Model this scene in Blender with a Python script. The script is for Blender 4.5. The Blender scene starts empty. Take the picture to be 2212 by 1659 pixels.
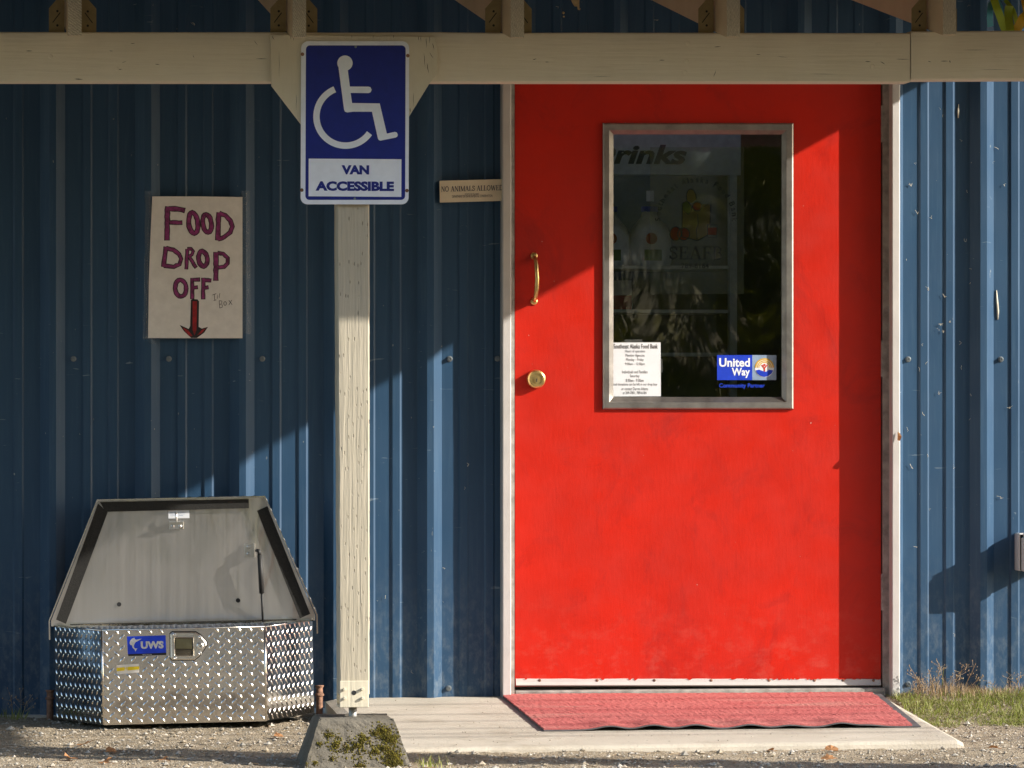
import bpy, math, random
from mathutils import Vector, Matrix, noise
random.seed(7)
R = math.radians
SC = bpy.context.scene
COL = SC.collection

# ------------------------------------------------------------------ camera
D, F, PSI, CX, CY, EYE = 14.83, 9960.0, math.radians(7.1), 1106.0, 829.5, 1.073   # photo units: 2212 px wide
cam_d = bpy.data.cameras.new('camera')
cam = bpy.data.objects.new('camera', cam_d)
COL.objects.link(cam)
cam.location = (0, -D, EYE)
cam.rotation_euler = (R(90), 0, -PSI)
cam_d.sensor_fit = 'HORIZONTAL'
cam_d.sensor_width = 36
cam_d.lens = F / 2212 * 36
cam_d.clip_end = 1000
SC.camera = cam

# ------------------------------------------------------------------ light
L = Vector((-2.6, 1.0, -1.278)).normalized()
sun_d = bpy.data.lights.new('sun', 'SUN')
sun_d.energy = 5.0
sun_d.angle = R(0.5)
sun_d.color = (1.0, 0.94, 0.84)
sun = bpy.data.objects.new('sun', sun_d)
COL.objects.link(sun)
sun.location = (20, -8, 14)
sun.rotation_euler = L.to_track_quat('-Z', 'Y').to_euler()
W = bpy.data.worlds.new('World')
SC.world = W
W.use_nodes = True
wn = W.node_tree
sky = wn.nodes.new('ShaderNodeTexSky')
sky.sky_type = 'NISHITA'
sky.sun_disc = False
sky.sun_elevation = math.asin(-L.z)
sky.sun_rotation = math.atan2(-L.x, -L.y)
bg = wn.nodes['Background']
bg.inputs['Strength'].default_value = 0.15
wn.links.new(sky.outputs[0], bg.inputs[0])
SC.view_settings.view_transform = 'Standard'
SC.view_settings.look = 'None'
SC.view_settings.gamma = 1
SC.view_settings.use_curve_mapping = False
SC.view_settings.exposure = 0.80
SC.render.engine = 'CYCLES'
SC.cycles.use_denoising = True
SC.cycles.max_bounces = 8
SC.cycles.transparent_max_bounces = 12
SC.cycles.caustics_reflective = False
SC.cycles.caustics_refractive = False
SC.cycles.sample_clamp_indirect = 6

# ------------------------------------------------------------------ helpers
_px = [1106.0]
def vk(px): return math.cos(PSI) - (px - CX) / F * math.sin(PSI)
def scl(Y): return F * .993 / (D - Y)                # photo px per metre at Y metres in front of the wall
def X(px, Y):
    _px[0] = px
    return (D - Y) * math.tan(PSI + math.atan((px - CX) / F))
def Z(py, Y, px=None): return EYE - (py - CY) * (D - Y) / (F * vk(_px[0] if px is None else px))
def P(px, py, Y): return (X(px, Y), -Y, Z(py, Y, px))
def hit(px, py, zf):                                  # where a photo point meets the surface z = zf(x, Y)
    Y = .5
    for _ in range(12):
        Y = D - (EYE - zf(X(px, Y), Y)) * F * vk(px) / (py - CY)
    return X(px, Y), Y
def smooth(a, b, x):
    t = max(0, min(1, (x - a) / (b - a)))
    return t * t * (3 - 2 * t)

class MB:
    def __init__(s): s.v, s.f = [], []
    def add(s, vs, fs):
        n = len(s.v)
        s.v += [tuple(q) for q in vs]
        s.f += [tuple(i + n for i in f) for f in fs]
        return s
    def box(s, x0, x1, y0, y1, z0, z1, b=0.0):
        if b <= 0:
            vs = [(x, y, z) for x in (x0, x1) for y in (y0, y1) for z in (z0, z1)]
            return s.add(vs, [(0, 1, 3, 2), (4, 6, 7, 5), (0, 4, 5, 1), (2, 3, 7, 6), (0, 2, 6, 4), (1, 5, 7, 3)])
        lo, hi = (x0, y0, z0), (x1, y1, z1)
        vs, ix = [], {}
        for cx in (0, 1):
            for cy in (0, 1):
                for cz in (0, 1):
                    c = (cx, cy, cz)
                    for a in range(3):
                        p = []
                        for k in range(3):
                            e = hi[k] if c[k] else lo[k]
                            if k != a: e += -b if c[k] else b
                            p.append(e)
                        ix[(c, a)] = len(vs); vs.append(p)
        fs = []
        for a in range(3):
            o = [k for k in range(3) if k != a]
            for sgn in (0, 1):
                def C(p, q):
                    c = [0, 0, 0]; c[a] = sgn; c[o[0]] = p; c[o[1]] = q
                    return ix[(tuple(c), a)]
                q = [C(0, 0), C(1, 0), C(1, 1), C(0, 1)]
                flip = (sgn == 0) ^ (a == 1)
                fs.append(tuple(reversed(q)) if flip else tuple(q))
        for a in range(3):
            o = [k for k in range(3) if k != a]
            for p in (0, 1):
                for q in (0, 1):
                    c0 = [0, 0, 0]; c0[o[0]] = p; c0[o[1]] = q
                    c1 = list(c0); c1[a] = 1
                    fs.append((ix[(tuple(c0), o[0])], ix[(tuple(c1), o[0])], ix[(tuple(c1), o[1])], ix[(tuple(c0), o[1])]))
        for cx in (0, 1):
            for cy in (0, 1):
                for cz in (0, 1):
                    fs.append(tuple(ix[((cx, cy, cz), a)] for a in range(3)))
        return s.add(vs, fs)
    def prism(s, pts, y0, y1):                        # outline in (x,z), from y0 (front) to y1 (back)
        n = len(pts)
        vs = [(x, y0, z) for x, z in pts] + [(x, y1, z) for x, z in pts]
        fs = [tuple(range(n)), tuple(range(2 * n - 1, n - 1, -1))]
        fs += [(i, i + n, (i + 1) % n + n, (i + 1) % n) for i in range(n)]
        return s.add(vs, fs)
    def flat(s, pts, y):
        return s.add([(x, y, z) for x, z in pts], [tuple(range(len(pts)))])
    def tube(s, path, r, n=8, cap=True):
        path = [Vector(p) for p in path]
        rs = r if isinstance(r, (list, tuple)) else [r] * len(path)
        vs, fs = [], []
        ref = None
        for i, p in enumerate(path):
            t = (path[min(i + 1, len(path) - 1)] - path[max(i - 1, 0)]).normalized()
            if ref is None:
                ref = Vector((0, 0, 1)) if abs(t.z) < .9 else Vector((1, 0, 0))
            a = (ref - t * ref.dot(t)).normalized()
            ref = a
            b = t.cross(a)
            for k in range(n):
                th = 2 * math.pi * k / n
                vs.append(p + (a * math.cos(th) + b * math.sin(th)) * rs[i])
        for i in range(len(path) - 1):
            for k in range(n):
                fs.append((i * n + k, i * n + (k + 1) % n, (i + 1) * n + (k + 1) % n, (i + 1) * n + k))
        if cap:
            fs.append(tuple(range(n - 1, -1, -1)))
            fs.append(tuple((len(path) - 1) * n + k for k in range(n)))
        return s.add(vs, fs)
    def lathe(s, prof, o, ax=(0, -1, 0), n=16):       # prof: (radius, height along ax)
        ax = Vector(ax).normalized(); o = Vector(o)
        a = ax.orthogonal().normalized(); b = ax.cross(a)
        vs, fs = [], []
        for r_, h in prof:
            for k in range(n):
                th = 2 * math.pi * k / n
                vs.append(o + ax * h + (a * math.cos(th) + b * math.sin(th)) * r_)
        for i in range(len(prof) - 1):
            for k in range(n):
                fs.append((i * n + k, i * n + (k + 1) % n, (i + 1) * n + (k + 1) % n, (i + 1) * n + k))
        fs.append(tuple((len(prof) - 1) * n + k for k in range(n)))
        return s.add(vs, fs)
    def ribbon(s, pts, w, y, closed=False):           # flat stroke in the (x,z) plane
        pts = [Vector((p[0], p[1])) for p in pts]
        n = len(pts)
        vs = []
        for i, p in enumerate(pts):
            if closed: a, b = pts[i - 1], pts[(i + 1) % n]
            else: a, b = pts[max(i - 1, 0)], pts[min(i + 1, n - 1)]
            t = (b - a).normalized(); q = Vector((-t.y, t.x))
            ww = (w[i] if isinstance(w, (list, tuple)) else w) * .5
            vs += [(p.x + q.x * ww, y, p.y + q.y * ww), (p.x - q.x * ww, y, p.y - q.y * ww)]
        m = n if closed else n - 1
        return s.add(vs, [(2 * i, 2 * i + 1, (2 * i + 3) % (2 * n), (2 * i + 2) % (2 * n)) for i in range(m)])
    def build(s, name, mat=None, parent=None, smooth=False, origin=None, kind=None):
        o = Vector(origin) if origin is not None else (Vector(parent['base']) if parent is not None and 'base' in parent else Vector((0, 0, 0)))
        if parent is None and origin is None and s.v:
            xs = list(zip(*s.v))
            o = Vector(((min(xs[0]) + max(xs[0])) / 2, (min(xs[1]) + max(xs[1])) / 2, min(xs[2])))
        me = bpy.data.meshes.new(name)
        me.from_pydata([(v[0] - o.x, v[1] - o.y, v[2] - o.z) for v in s.v], [], s.f)
        if mat: me.materials.append(mat)
        if smooth: me.polygons.foreach_set('use_smooth', [True] * len(me.polygons))
        me.update()
        ob = bpy.data.objects.new(name, me)
        COL.objects.link(ob)
        if parent is not None:
            ob.parent = parent
            ob['base'] = tuple(o)
        else:
            ob.location = o
        if kind: ob['kind'] = kind
        return ob

def fix(ob):                                          # outward normals
    import bmesh
    bm = bmesh.new(); bm.from_mesh(ob.data)
    bmesh.ops.recalc_face_normals(bm, faces=bm.faces)
    bm.to_mesh(ob.data); bm.free()
    return ob

def thing(name, label, cat, base=(0, 0, 0), group=None, local=False):
    o = bpy.data.objects.new(name, None)
    COL.objects.link(o)
    o.location = base
    o.empty_display_size = .1
    o['base'] = (0.0, 0.0, 0.0) if local else tuple(base)
    return tag(o, label, cat, group)
def tag(o, label, cat, group=None):
    o['label'] = label; o['category'] = cat
    if group: o['group'] = group
    return o

# ------------------------------------------------------------------ materials
class NT:
    def __init__(s, name):
        s.m = bpy.data.materials.new(name); s.m.use_nodes = True
        s.t = s.m.node_tree; s.n = s.t.nodes; s.l = s.t.links
        s.b = s.n['Principled BSDF']; s.out = s.n['Material Output']
    def node(s, ty, **kw):
        n = s.n.new(ty)
        for k, v in kw.items(): setattr(n, k, v)
        return n
    def pos(s, scale=(1, 1, 1), rot=(0, 0, 0)):
        g = s.node('ShaderNodeNewGeometry')
        m = s.node('ShaderNodeMapping')
        m.inputs['Scale'].default_value = scale; m.inputs['Rotation'].default_value = rot
        s.l.new(g.outputs['Position'], m.inputs['Vector'])
        return m.outputs[0]
    def noise(s, scale=5, detail=4, rough=.55, vs=(1, 1, 1), dist=0):
        n = s.node('ShaderNodeTexNoise')
        n.inputs['Scale'].default_value = scale; n.inputs['Detail'].default_value = detail
        n.inputs['Roughness'].default_value = rough; n.inputs['Distortion'].default_value = dist
        s.l.new(s.pos(vs), n.inputs['Vector'])
        return n.outputs['Fac']
    def voro(s, scale=5, vs=(1, 1, 1), rnd=1.0):
        n = s.node('ShaderNodeTexVoronoi')
        n.inputs['Scale'].default_value = scale; n.inputs['Randomness'].default_value = rnd
        s.l.new(s.pos(vs), n.inputs['Vector'])
        return n.outputs['Distance']
    def ramp(s, x, a, b, lo=0.0, hi=1.0):
        n = s.node('ShaderNodeMapRange')
        n.inputs['From Min'].default_value = a; n.inputs['From Max'].default_value = b
        n.inputs['To Min'].default_value = lo; n.inputs['To Max'].default_value = hi
        s.l.new(x, n.inputs['Value'])
        return n.outputs[0]
    def mul(s, a, b, op='MULTIPLY'):
        n = s.node('ShaderNodeMath', operation=op)
        for i, q in enumerate((a, b)):
            if isinstance(q, (int, float)): n.inputs[i].default_value = q
            else: s.l.new(q, n.inputs[i])
        return n.outputs[0]
    def mix(s, fac, a, b):
        n = s.node('ShaderNodeMix', data_type='RGBA')
        if isinstance(fac, (int, float)): n.inputs[0].default_value = fac
        else: s.l.new(fac, n.inputs[0])
        for q, i in ((a, 6), (b, 7)):
            if isinstance(q, tuple): n.inputs[i].default_value = (*q, 1)
            else: s.l.new(q, n.inputs[i])
        return n.outputs[2]
    def bump(s, h, dist=.002, strength=1.0, prev=None):
        n = s.node('ShaderNodeBump')
        n.inputs['Distance'].default_value = dist; n.inputs['Strength'].default_value = strength
        s.l.new(h, n.inputs['Height'])
        if prev is not None: s.l.new(prev, n.inputs['Normal'])
        s.l.new(n.outputs[0], s.b.inputs['Normal'])
        return n.outputs[0]
    def col(s, c):
        if isinstance(c, tuple): s.b.inputs['Base Color'].default_value = (*c, 1)
        else: s.l.new(c, s.b.inputs['Base Color'])
    def rough(s, r):
        if isinstance(r, (int, float)): s.b.inputs['Roughness'].default_value = r
        else: s.l.new(r, s.b.inputs['Roughness'])
    def zpos(s):
        g = s.node('ShaderNodeNewGeometry'); x = s.node('ShaderNodeSeparateXYZ')
        s.l.new(g.outputs['Position'], x.inputs[0])
        return x.outputs[2]
    def island(s):
        return s.node('ShaderNodeNewGeometry').outputs['Random Per Island']

def plain(name, c, rough=.5, metal=0.0, var=.12, ns=40, bump=0.0, bs=120):
    t = NT(name)
    n = t.noise(ns, 4)
    t.col(t.mix(t.ramp(n, .3, .7), tuple(q * (1 - var) for q in c), tuple(min(1, q * (1 + var)) for q in c)))
    t.rough(rough); t.b.inputs['Metallic'].default_value = metal
    if bump: t.bump(t.noise(bs, 3), bump)
    return t.m

def mat_wall():
    t = NT('blue_painted_steel')
    base = t.mix(t.ramp(t.noise(2.2, 5), .35, .7), (.017, .058, .122), (.023, .070, .140))
    streak = t.ramp(t.noise(9, 5, .6, (9, 9, .5)), .52, .75, 0, .22)
    base = t.mix(streak, base, (.08, .15, .23))
    dirt = t.mul(t.ramp(t.zpos(), 0.0, .55, 1, 0), t.ramp(t.noise(26, 6, .7, (1.5, 1.5, .8)),   .46, .66, 0, .36))
    base = t.mix(dirt, base, (.27, .30, .31))
    fleck = t.ramp(t.noise(75, 2, .5, (1.2, 1.2, .55)), .752, .775, 0, .6)
    fleck = t.mul(fleck, t.ramp(t.noise(3.0, 2), .42, .6))
    base = t.mix(fleck, base, (.42, .42, .38))
    scuff = t.ramp(t.noise(30, 3, .5, (.35, 1, 2.6), .8), .70, .735, 0, .5)
    base = t.mix(t.mul(scuff, t.ramp(t.noise(2.3, 2), .5, .62)), base, (.35, .42, .45))
    t.col(base)
    t.rough(t.ramp(t.noise(6, 4), .3, .7, .44, .56))
    t.b.inputs['Specular IOR Level'].default_value = .42
    t.bump(t.noise(7, 3, .5, (1, 1, .35)), .0016)
    return t.m
def mat_door():
    t = NT('red_gloss_paint')
    c = t.mix(t.ramp(t.noise(3.5, 6, .65), .38, .68), (.57, .016, .005), (.48, .016, .007))
    smut = t.ramp(t.noise(5, 8, .72, (1, 1, .7), .8), .52, .72, 0, .75)
    c = t.mix(smut, c, (.33, .013, .010))
    brush = t.ramp(t.noise(60, 3, .6, (1, 1, .12)), .6, .8, 0, .22)
    c = t.mix(brush, c, (.50, .016, .010))
    chip = t.mul(t.ramp(t.noise(85, 1, .5), .775, .79), t.ramp(t.noise(2.5, 2), .5, .6))
    c = t.mix(chip, c, (.50, .26, .22))
    low = t.mul(t.ramp(t.zpos(), .05, .42, .6, 0), t.ramp(t.noise(14, 5, .7, (1, 1, 1.5)), .5, .75))
    c = t.mix(low, c, (.55, .12, .09))
    t.col(c)
    t.rough(t.ramp(t.noise(9, 4), .3, .7, .33, .5))
    t.b.inputs['Specular IOR Level'].default_value = .35
    b = t.bump(t.noise(120, 3, .55, (1, 1, .16)), .00035)
    t.bump(t.noise(330, 2), .00025, 1, b)
    return t.m
def mat_cream(name, dash=False, grain='x', c0=(.70, .63, .49), c1=(.76, .69, .55)):
    t = NT(name)
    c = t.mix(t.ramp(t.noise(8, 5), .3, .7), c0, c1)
    vs = {'x': (.25, 1, 6), 'z': (6, 1, .25), 'y': (6, .25, 6)}[grain]
    g = t.noise(22, 5, .6, vs, .3)
    c = t.mix(t.ramp(g, .62, .8, 0, .07 if dash else .22), c, (.36, .32, .25))
    kn = t.ramp(t.noise(16, 3, .6, (.6, 1, 1.6)), .73, .77, 0, .55)
    c = t.mix(kn, c, (.20, .17, .13))
    h = t.ramp(g, .2, .8)
    if dash:
        d = t.ramp(t.voro(1, (82, 4, 23), .6), .08, .15, 1, 0)
        c = t.mix(t.mul(d, .5), c, (.20, .17, .13))
        h = t.mul(h, t.mul(d, 2.2), 'SUBTRACT')
    t.col(c); t.rough(.62)
    t.bump(h, .0016 if dash else .0009)
    return t.m
def mat_ground():
    t = NT('gravel_dirt')
    a = t.mix(t.ramp(t.noise(9, 7, .7), .35, .65), (.30, .235, .155), (.47, .385, .27))
    a = t.mix(t.ramp(t.voro(95), .05, .4), (.58, .52, .43), a)
    a = t.mix(t.ramp(t.noise(260, 3), .58, .7, 0, .7), a, (.12, .10, .075))
    a = t.mix(t.ramp(t.noise(2.0, 4), .55, .7, 0, .6), a, (.16, .12, .07))
    t.col(a); t.rough(.95)
    b = t.bump(t.noise(130, 5, .7), .007)
    t.bump(t.voro(160), .004, 1, b)
    return t.m
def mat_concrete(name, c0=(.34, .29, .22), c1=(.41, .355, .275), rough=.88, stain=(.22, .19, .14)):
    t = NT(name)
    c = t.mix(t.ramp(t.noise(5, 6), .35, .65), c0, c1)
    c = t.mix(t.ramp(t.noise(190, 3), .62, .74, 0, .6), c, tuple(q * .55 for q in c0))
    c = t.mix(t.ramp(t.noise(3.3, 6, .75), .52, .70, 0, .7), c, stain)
    t.col(c); t.rough(rough)
    t.bump(t.noise(160, 5, .7), .0025)
    return t.m
def mat_alu(name, rough, streak=False):
    t = NT(name)
    t.b.inputs['Metallic'].default_value = 1
    if streak:
        n = t.noise(26, 6, .65, (3.5, 1, .07))
        t.col(t.mix(t.ramp(n, .3, .7), (.58, .55, .51), (.63, .60, .56)))
        t.rough(t.ramp(n, .3, .75, rough * .85, rough * 1.15))
        b = t.bump(t.noise(60, 2, .5, (3, 1, .03)), .0002)
        t.bump(t.noise(3.5, 2, .4, (1.6, 1, .5)), .016, .5, b)
        gg = t.node('ShaderNodeBsdfGlossy'); gg.inputs['Color'].default_value = (.86, .83, .79, 1); gg.inputs['Roughness'].default_value = .10
        bb = t.node('ShaderNodeBump'); bb.inputs['Distance'].default_value = .004; bb.inputs['Strength'].default_value = .5
        t.l.new(t.noise(9, 2, .4, (2.2, 1, .4)), bb.inputs['Height']); t.l.new(bb.outputs[0], gg.inputs['Normal'])
        mx = t.node('ShaderNodeMixShader'); mx.inputs[0].default_value = .58
        t.l.new(t.b.outputs[0], mx.inputs[1]); t.l.new(gg.outputs[0], mx.inputs[2]); t.l.new(mx.outputs[0], t.out.inputs[0])
    else:
        n = t.noise(5, 4)
        t.col(t.mix(t.ramp(n, .3, .7), (.72, .70, .67), (.84, .82, .79)))
        t.rough(t.ramp(t.noise(30, 4), .3, .7, rough * .8, rough * 1.3))
        t.bump(t.noise(6, 2), .006, .5)
    return t.m
def mat_island(name, cols, rough=.7, trans=0.0, spec=.3):
    t = NT(name)
    r = t.node('ShaderNodeValToRGB')
    el = r.color_ramp.elements
    while len(el) < len(cols): el.new(.5)
    for i, c in enumerate(cols):
        el[i].position = i / (len(cols) - 1); el[i].color = (*c, 1)
    t.l.new(t.island(), r.inputs[0])
    t.col(r.outputs[0]); t.rough(rough)
    t.b.inputs['Specular IOR Level'].default_value = spec
    if trans:
        tr = t.node('ShaderNodeBsdfTranslucent'); mx = t.node('ShaderNodeMixShader')
        t.l.new(r.outputs[0], tr.inputs[0]); mx.inputs[0].default_value = trans
        t.l.new(t.b.outputs[0], mx.inputs[1]); t.l.new(tr.outputs[0], mx.inputs[2])
        t.l.new(mx.outputs[0], t.out.inputs[0])
    return t.m
def mat_glass():
    t = NT('old_scratched_glass')
    tr = t.node('ShaderNodeBsdfTransparent'); gl = t.node('ShaderNodeBsdfGlossy'); mx = t.node('ShaderNodeMixShader')
    fr = t.node('ShaderNodeFresnel'); fr.inputs[0].default_value = 1.88
    tr.inputs[0].default_value = (.90, .93, .92, 1)
    gl.inputs['Roughness'].default_value = .035
    b = t.node('ShaderNodeBump'); b.inputs['Distance'].default_value = .004; b.inputs['Strength'].default_value = .28
    t.l.new(t.noise(4.5, 3, .5, (1, 1, .8), 1.2), b.inputs['Height'])
    t.l.new(b.outputs[0], gl.inputs['Normal'])
    t.l.new(fr.outputs[0], mx.inputs[0]); t.l.new(tr.outputs[0], mx.inputs[1]); t.l.new(gl.outputs[0], mx.inputs[2])
    # fine swirl scratches that catch the light
    sc = t.ramp(t.noise(24, 4, .6, (2.6, 1, .5), 3.0), .64, .70, 0, .34)
    df = t.node('ShaderNodeBsdfDiffuse'); df.inputs[0].default_value = (.36, .34, .20, 1)
    m2 = t.node('ShaderNodeMixShader')
    t.l.new(t.mul(sc, t.ramp(t.noise(3, 2), .5, .65)), m2.inputs[0]); t.l.new(mx.outputs[0], m2.inputs[1]); t.l.new(df.outputs[0], m2.inputs[2])
    t.l.new(m2.outputs[0], t.out.inputs[0])
    return t.m
def mat_film(name, c, opacity):
    t = NT(name)
    tr = t.node('ShaderNodeBsdfTransparent'); mx = t.node('ShaderNodeMixShader')
    t.col(c); t.rough(.25)
    mx.inputs[0].default_value = opacity
    t.l.new(tr.outputs[0], mx.inputs[1]); t.l.new(t.b.outputs[0], mx.inputs[2]); t.l.new(mx.outputs[0], t.out.inputs[0])
    return t.m
def mat_mat():
    t = NT('red_carpet_pile')
    c = t.mix(t.ramp(t.noise(6, 5, .7, (.6, 1.6, 1)), .35, .7), (.52, .135, .13), (.57, .19, .175))
    c = t.mix(t.ramp(t.noise(260, 2), .55, .7, 0, .6), c, (.30, .04, .04))
    c = t.mix(t.ramp(t.noise(4, 4, .6, (.5, 2, 1)), .56, .72, 0, .6), c, (.50, .30, .25))
    t.col(c); t.rough(1.0); t.b.inputs['Specular IOR Level'].default_value = .1
    t.bump(t.noise(420, 3, .7), .0018)
    return t.m

def mat_end():
    t = NT('weathered_end_grain')
    w = t.node('ShaderNodeTexWave', wave_type='RINGS', rings_direction='Y')
    w.inputs['Scale'].default_value = 52; w.inputs['Distortion'].default_value = 5; w.inputs['Detail'].default_value = 3; w.inputs['Detail Scale'].default_value = 2.5
    t.l.new(t.pos((1.6, 1, .8)), w.inputs['Vector'])
    c = t.mix(w.outputs['Fac'], (.46, .41, .31), (.68, .62, .50))
    t.col(t.mix(t.ramp(t.noise(140, 3), .6, .75, 0, .5), c, (.26, .24, .20))); t.rough(.75)
    t.bump(w.outputs['Fac'], .0012)
    return t.m
M = dict(
    endgrain=mat_end(),
    wall=mat_wall(), door=mat_door(),
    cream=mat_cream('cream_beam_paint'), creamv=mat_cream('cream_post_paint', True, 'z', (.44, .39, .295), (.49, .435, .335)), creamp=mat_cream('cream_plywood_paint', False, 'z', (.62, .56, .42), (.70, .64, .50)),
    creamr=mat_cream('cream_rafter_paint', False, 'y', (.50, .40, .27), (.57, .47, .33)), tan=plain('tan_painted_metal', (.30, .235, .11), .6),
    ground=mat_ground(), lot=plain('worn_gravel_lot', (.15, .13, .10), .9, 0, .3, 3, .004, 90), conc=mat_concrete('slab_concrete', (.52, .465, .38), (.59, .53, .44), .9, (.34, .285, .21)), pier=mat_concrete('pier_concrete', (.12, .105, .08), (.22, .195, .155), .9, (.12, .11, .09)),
    tread=mat_alu('tread_aluminium', .125), lid=mat_alu('lid_aluminium', .46, True), steel=mat_alu('polished_steel', .30),
    brushed=plain('brushed_window_steel', (.36, .335, .31), .42, 1, .22, 18, .0004, 60),
    trim=plain('white_trim_metal', (.54, .52, .50), .42, 0, .06, 12, .0006, 30), jamb=plain('grey_jamb_paint', (.30, .29, .265), .6, 0, .35, 30, .0006, 60),
    white=plain('white_sign_paint', (.84, .88, .97), .35, 0, .04), blue=plain('sign_blue', (.004, .014, .22), .4, 0, .08),
    board=plain('cream_board', (.77, .745, .715), .6, 0, .06), purple=plain('purple_marker', (.22, .026, .135), .6, 0, .6, 70), black=plain('black_marker', (.012, .010, .012), .5),
    red=plain('red_marker', (.30, .010, .012), .5, 0, .4, 60), tagc=plain('cream_sticker', (.70, .62, .47), .5, 0, .04), navy=plain('navy_print', (.012, .02, .06), .5),
    paper=plain('white_paper', (.78, .80, .84), .7, 0, .03), print=plain('grey_print', (.07, .07, .075), .6), paddle=plain('bronze_paddle', (.34, .27, .15), .3, .9), recess=plain('dark_recess', (.10, .085, .06), .45, .5), brass=plain('worn_brass', (.74, .53, .22), .36, 1, .25, 50, .0004, 90),
    foam=plain('black_foam', (.016, .015, .013), .85, 0, .4, 200, .001, 400), rubber=plain('black_rubber', (.10, .10, .105), .7, 0, .3),
    mat=mat_mat(), rust=plain('rusty_iron', (.23, .12, .075), .85, 0, .5, 60, .002, 140), glass=mat_glass(),
    badge=plain('badge_blue', (.012, .06, .72), .3), silver=plain('silver_print', (.66, .66, .66), .5, 0, .2, 300), yellow=plain('yellow_sticker', (.95, .68, .02), .5), sticker=plain('pale_sticker', (.90, .84, .76), .5, 0, .04),
    check=plain('dark_wood_check', (.10, .085, .06), .9), dark=plain('dark_cavity', (.02, .02, .022), .8), plastic=plain('grey_white_plastic', (.60, .58, .56), .45, 0, .05), screw=plain('screw_steel', (.20, .23, .25), .4, .6, .2),
    room=plain('dim_room_paint', (.15, .165, .17), .8), cooler=plain('cooler_enamel', (.60, .65, .65), .4), header=plain('header_panel', (.72, .76, .76), .5), jug=plain('milky_plastic', (.80, .82, .82), .4),
    film=mat_film('clear_decal_film', (.55, .62, .61), .34), tape=mat_film('clear_tape', (.75, .78, .78), .09), smear=plain('cream_smear', (.62, .57, .45), .6), peel=plain('bare_primer', (.42, .33, .18), .8, 0, .3, 60),
    grass=mat_island('grass_blades', [(.15, .20, .02), (.24, .29, .04), (.32, .35, .09), (.40, .38, .18), (.20, .26, .03), (.42, .34, .20)], .55, .3),
    dry=mat_island('dry_grass', [(.34, .23, .13), (.46, .34, .20), (.27, .18, .10), (.52, .42, .30)], .8, .2),
    stone=mat_island('gravel_stones', [(.28, .235, .17), (.46, .39, .30), (.36, .33, .28), (.58, .53, .46), (.22, .19, .145)], .9),
    leaf=mat_island('brown_leaf', [(.46, .22, .09), (.40, .19, .08), (.55, .33, .17)], .7, .2), moss=mat_island('moss_tufts', [(.11, .085, .008), (.15, .13, .012), (.05, .045, .012), (.10, .07, .018), (.18, .16, .03)], .95),
    foliage=mat_island('tree_leaves', [(.10, .14, .012), (.22, .24, .018), (.38, .36, .022), (.50, .44, .03)], .6, .62), needle=mat_island('spruce_needles', [(.018, .030, .012), (.030, .045, .015), (.012, .022, .010)], .8), bark=plain('bark', (.10, .08, .06), .9, 0, .3),
    rib_b=plain('blue_ribbon', (.06, .32, .42), .4), rib_g=plain('lime_ribbon', (.30, .42, .02), .4), rib_y=plain('amber_ribbon', (.55, .36, .015), .4),
    cable=plain('black_cable', (.02, .02, .02), .6), galv=plain('galvanised_post', (.40, .40, .39), .5, .5),
    carton=plain('white_carton', (.62, .62, .60), .6), cartonr=plain('red_carton', (.35, .012, .02), .6), tom=plain('tomato_print', (.36, .02, .015), .6), bag=plain('paper_bag_print', (.32, .26, .12), .7), lime=plain('lettuce_print', (.10, .18, .05), .7),
    uwblue=plain('logo_blue', (.012, .05, .55), .4), uwgrey=plain('logo_grey', (.26, .36, .52), .4), uwgold=plain('logo_gold', (.70, .42, .04), .4), uwred=plain('logo_red', (.62, .04, .02), .4),
    roof=plain('roof_sheet_underside', (.34, .31, .26), .7),
)

# ------------------------------------------------------------------ text
_tc = {}
def text_geo(body, bold=0.0, shear=0.0):
    k = (body, bold, shear)
    if k not in _tc:
        cu = bpy.data.curves.new('lettering_source', 'FONT')
        cu.body = body; cu.size = 1; cu.offset = bold; cu.shear = shear; cu.resolution_u = 3
        ob = bpy.data.objects.new('lettering_source', cu); COL.objects.link(ob)
        dg = bpy.context.evaluated_depsgraph_get()
        me = bpy.data.meshes.new_from_object(ob.evaluated_get(dg))
        vs = [(v.co.x, v.co.y) for v in me.vertices]; fs = [tuple(p.vertices) for p in me.polygons]
        bpy.data.objects.remove(ob); bpy.data.curves.remove(cu); bpy.data.meshes.remove(me)
        x0 = min(v[0] for v in vs); x1 = max(v[0] for v in vs); y0 = min(v[1] for v in vs); y1 = max(v[1] for v in vs)
        _tc[k] = ([((a - x0) / (x1 - x0), (b - y0) / (y1 - y0)) for a, b in vs], fs)
    return _tc[k]
def text_rect(mb, body, x0, z0, x1, z1, y, bold=0.0, shear=0.0, rot=0.0):
    vs, fs = text_geo(body, bold, shear)
    cx, cz = (x0 + x1) / 2, (z0 + z1) / 2
    out = []
    for a, b in vs:
        x, z = x0 + a * (x1 - x0) - cx, z0 + b * (z1 - z0) - cz
        out.append((cx + x * math.cos(rot) - z * math.sin(rot), y, cz + x * math.sin(rot) + z * math.cos(rot)))
    return mb.add(out, fs)
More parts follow.
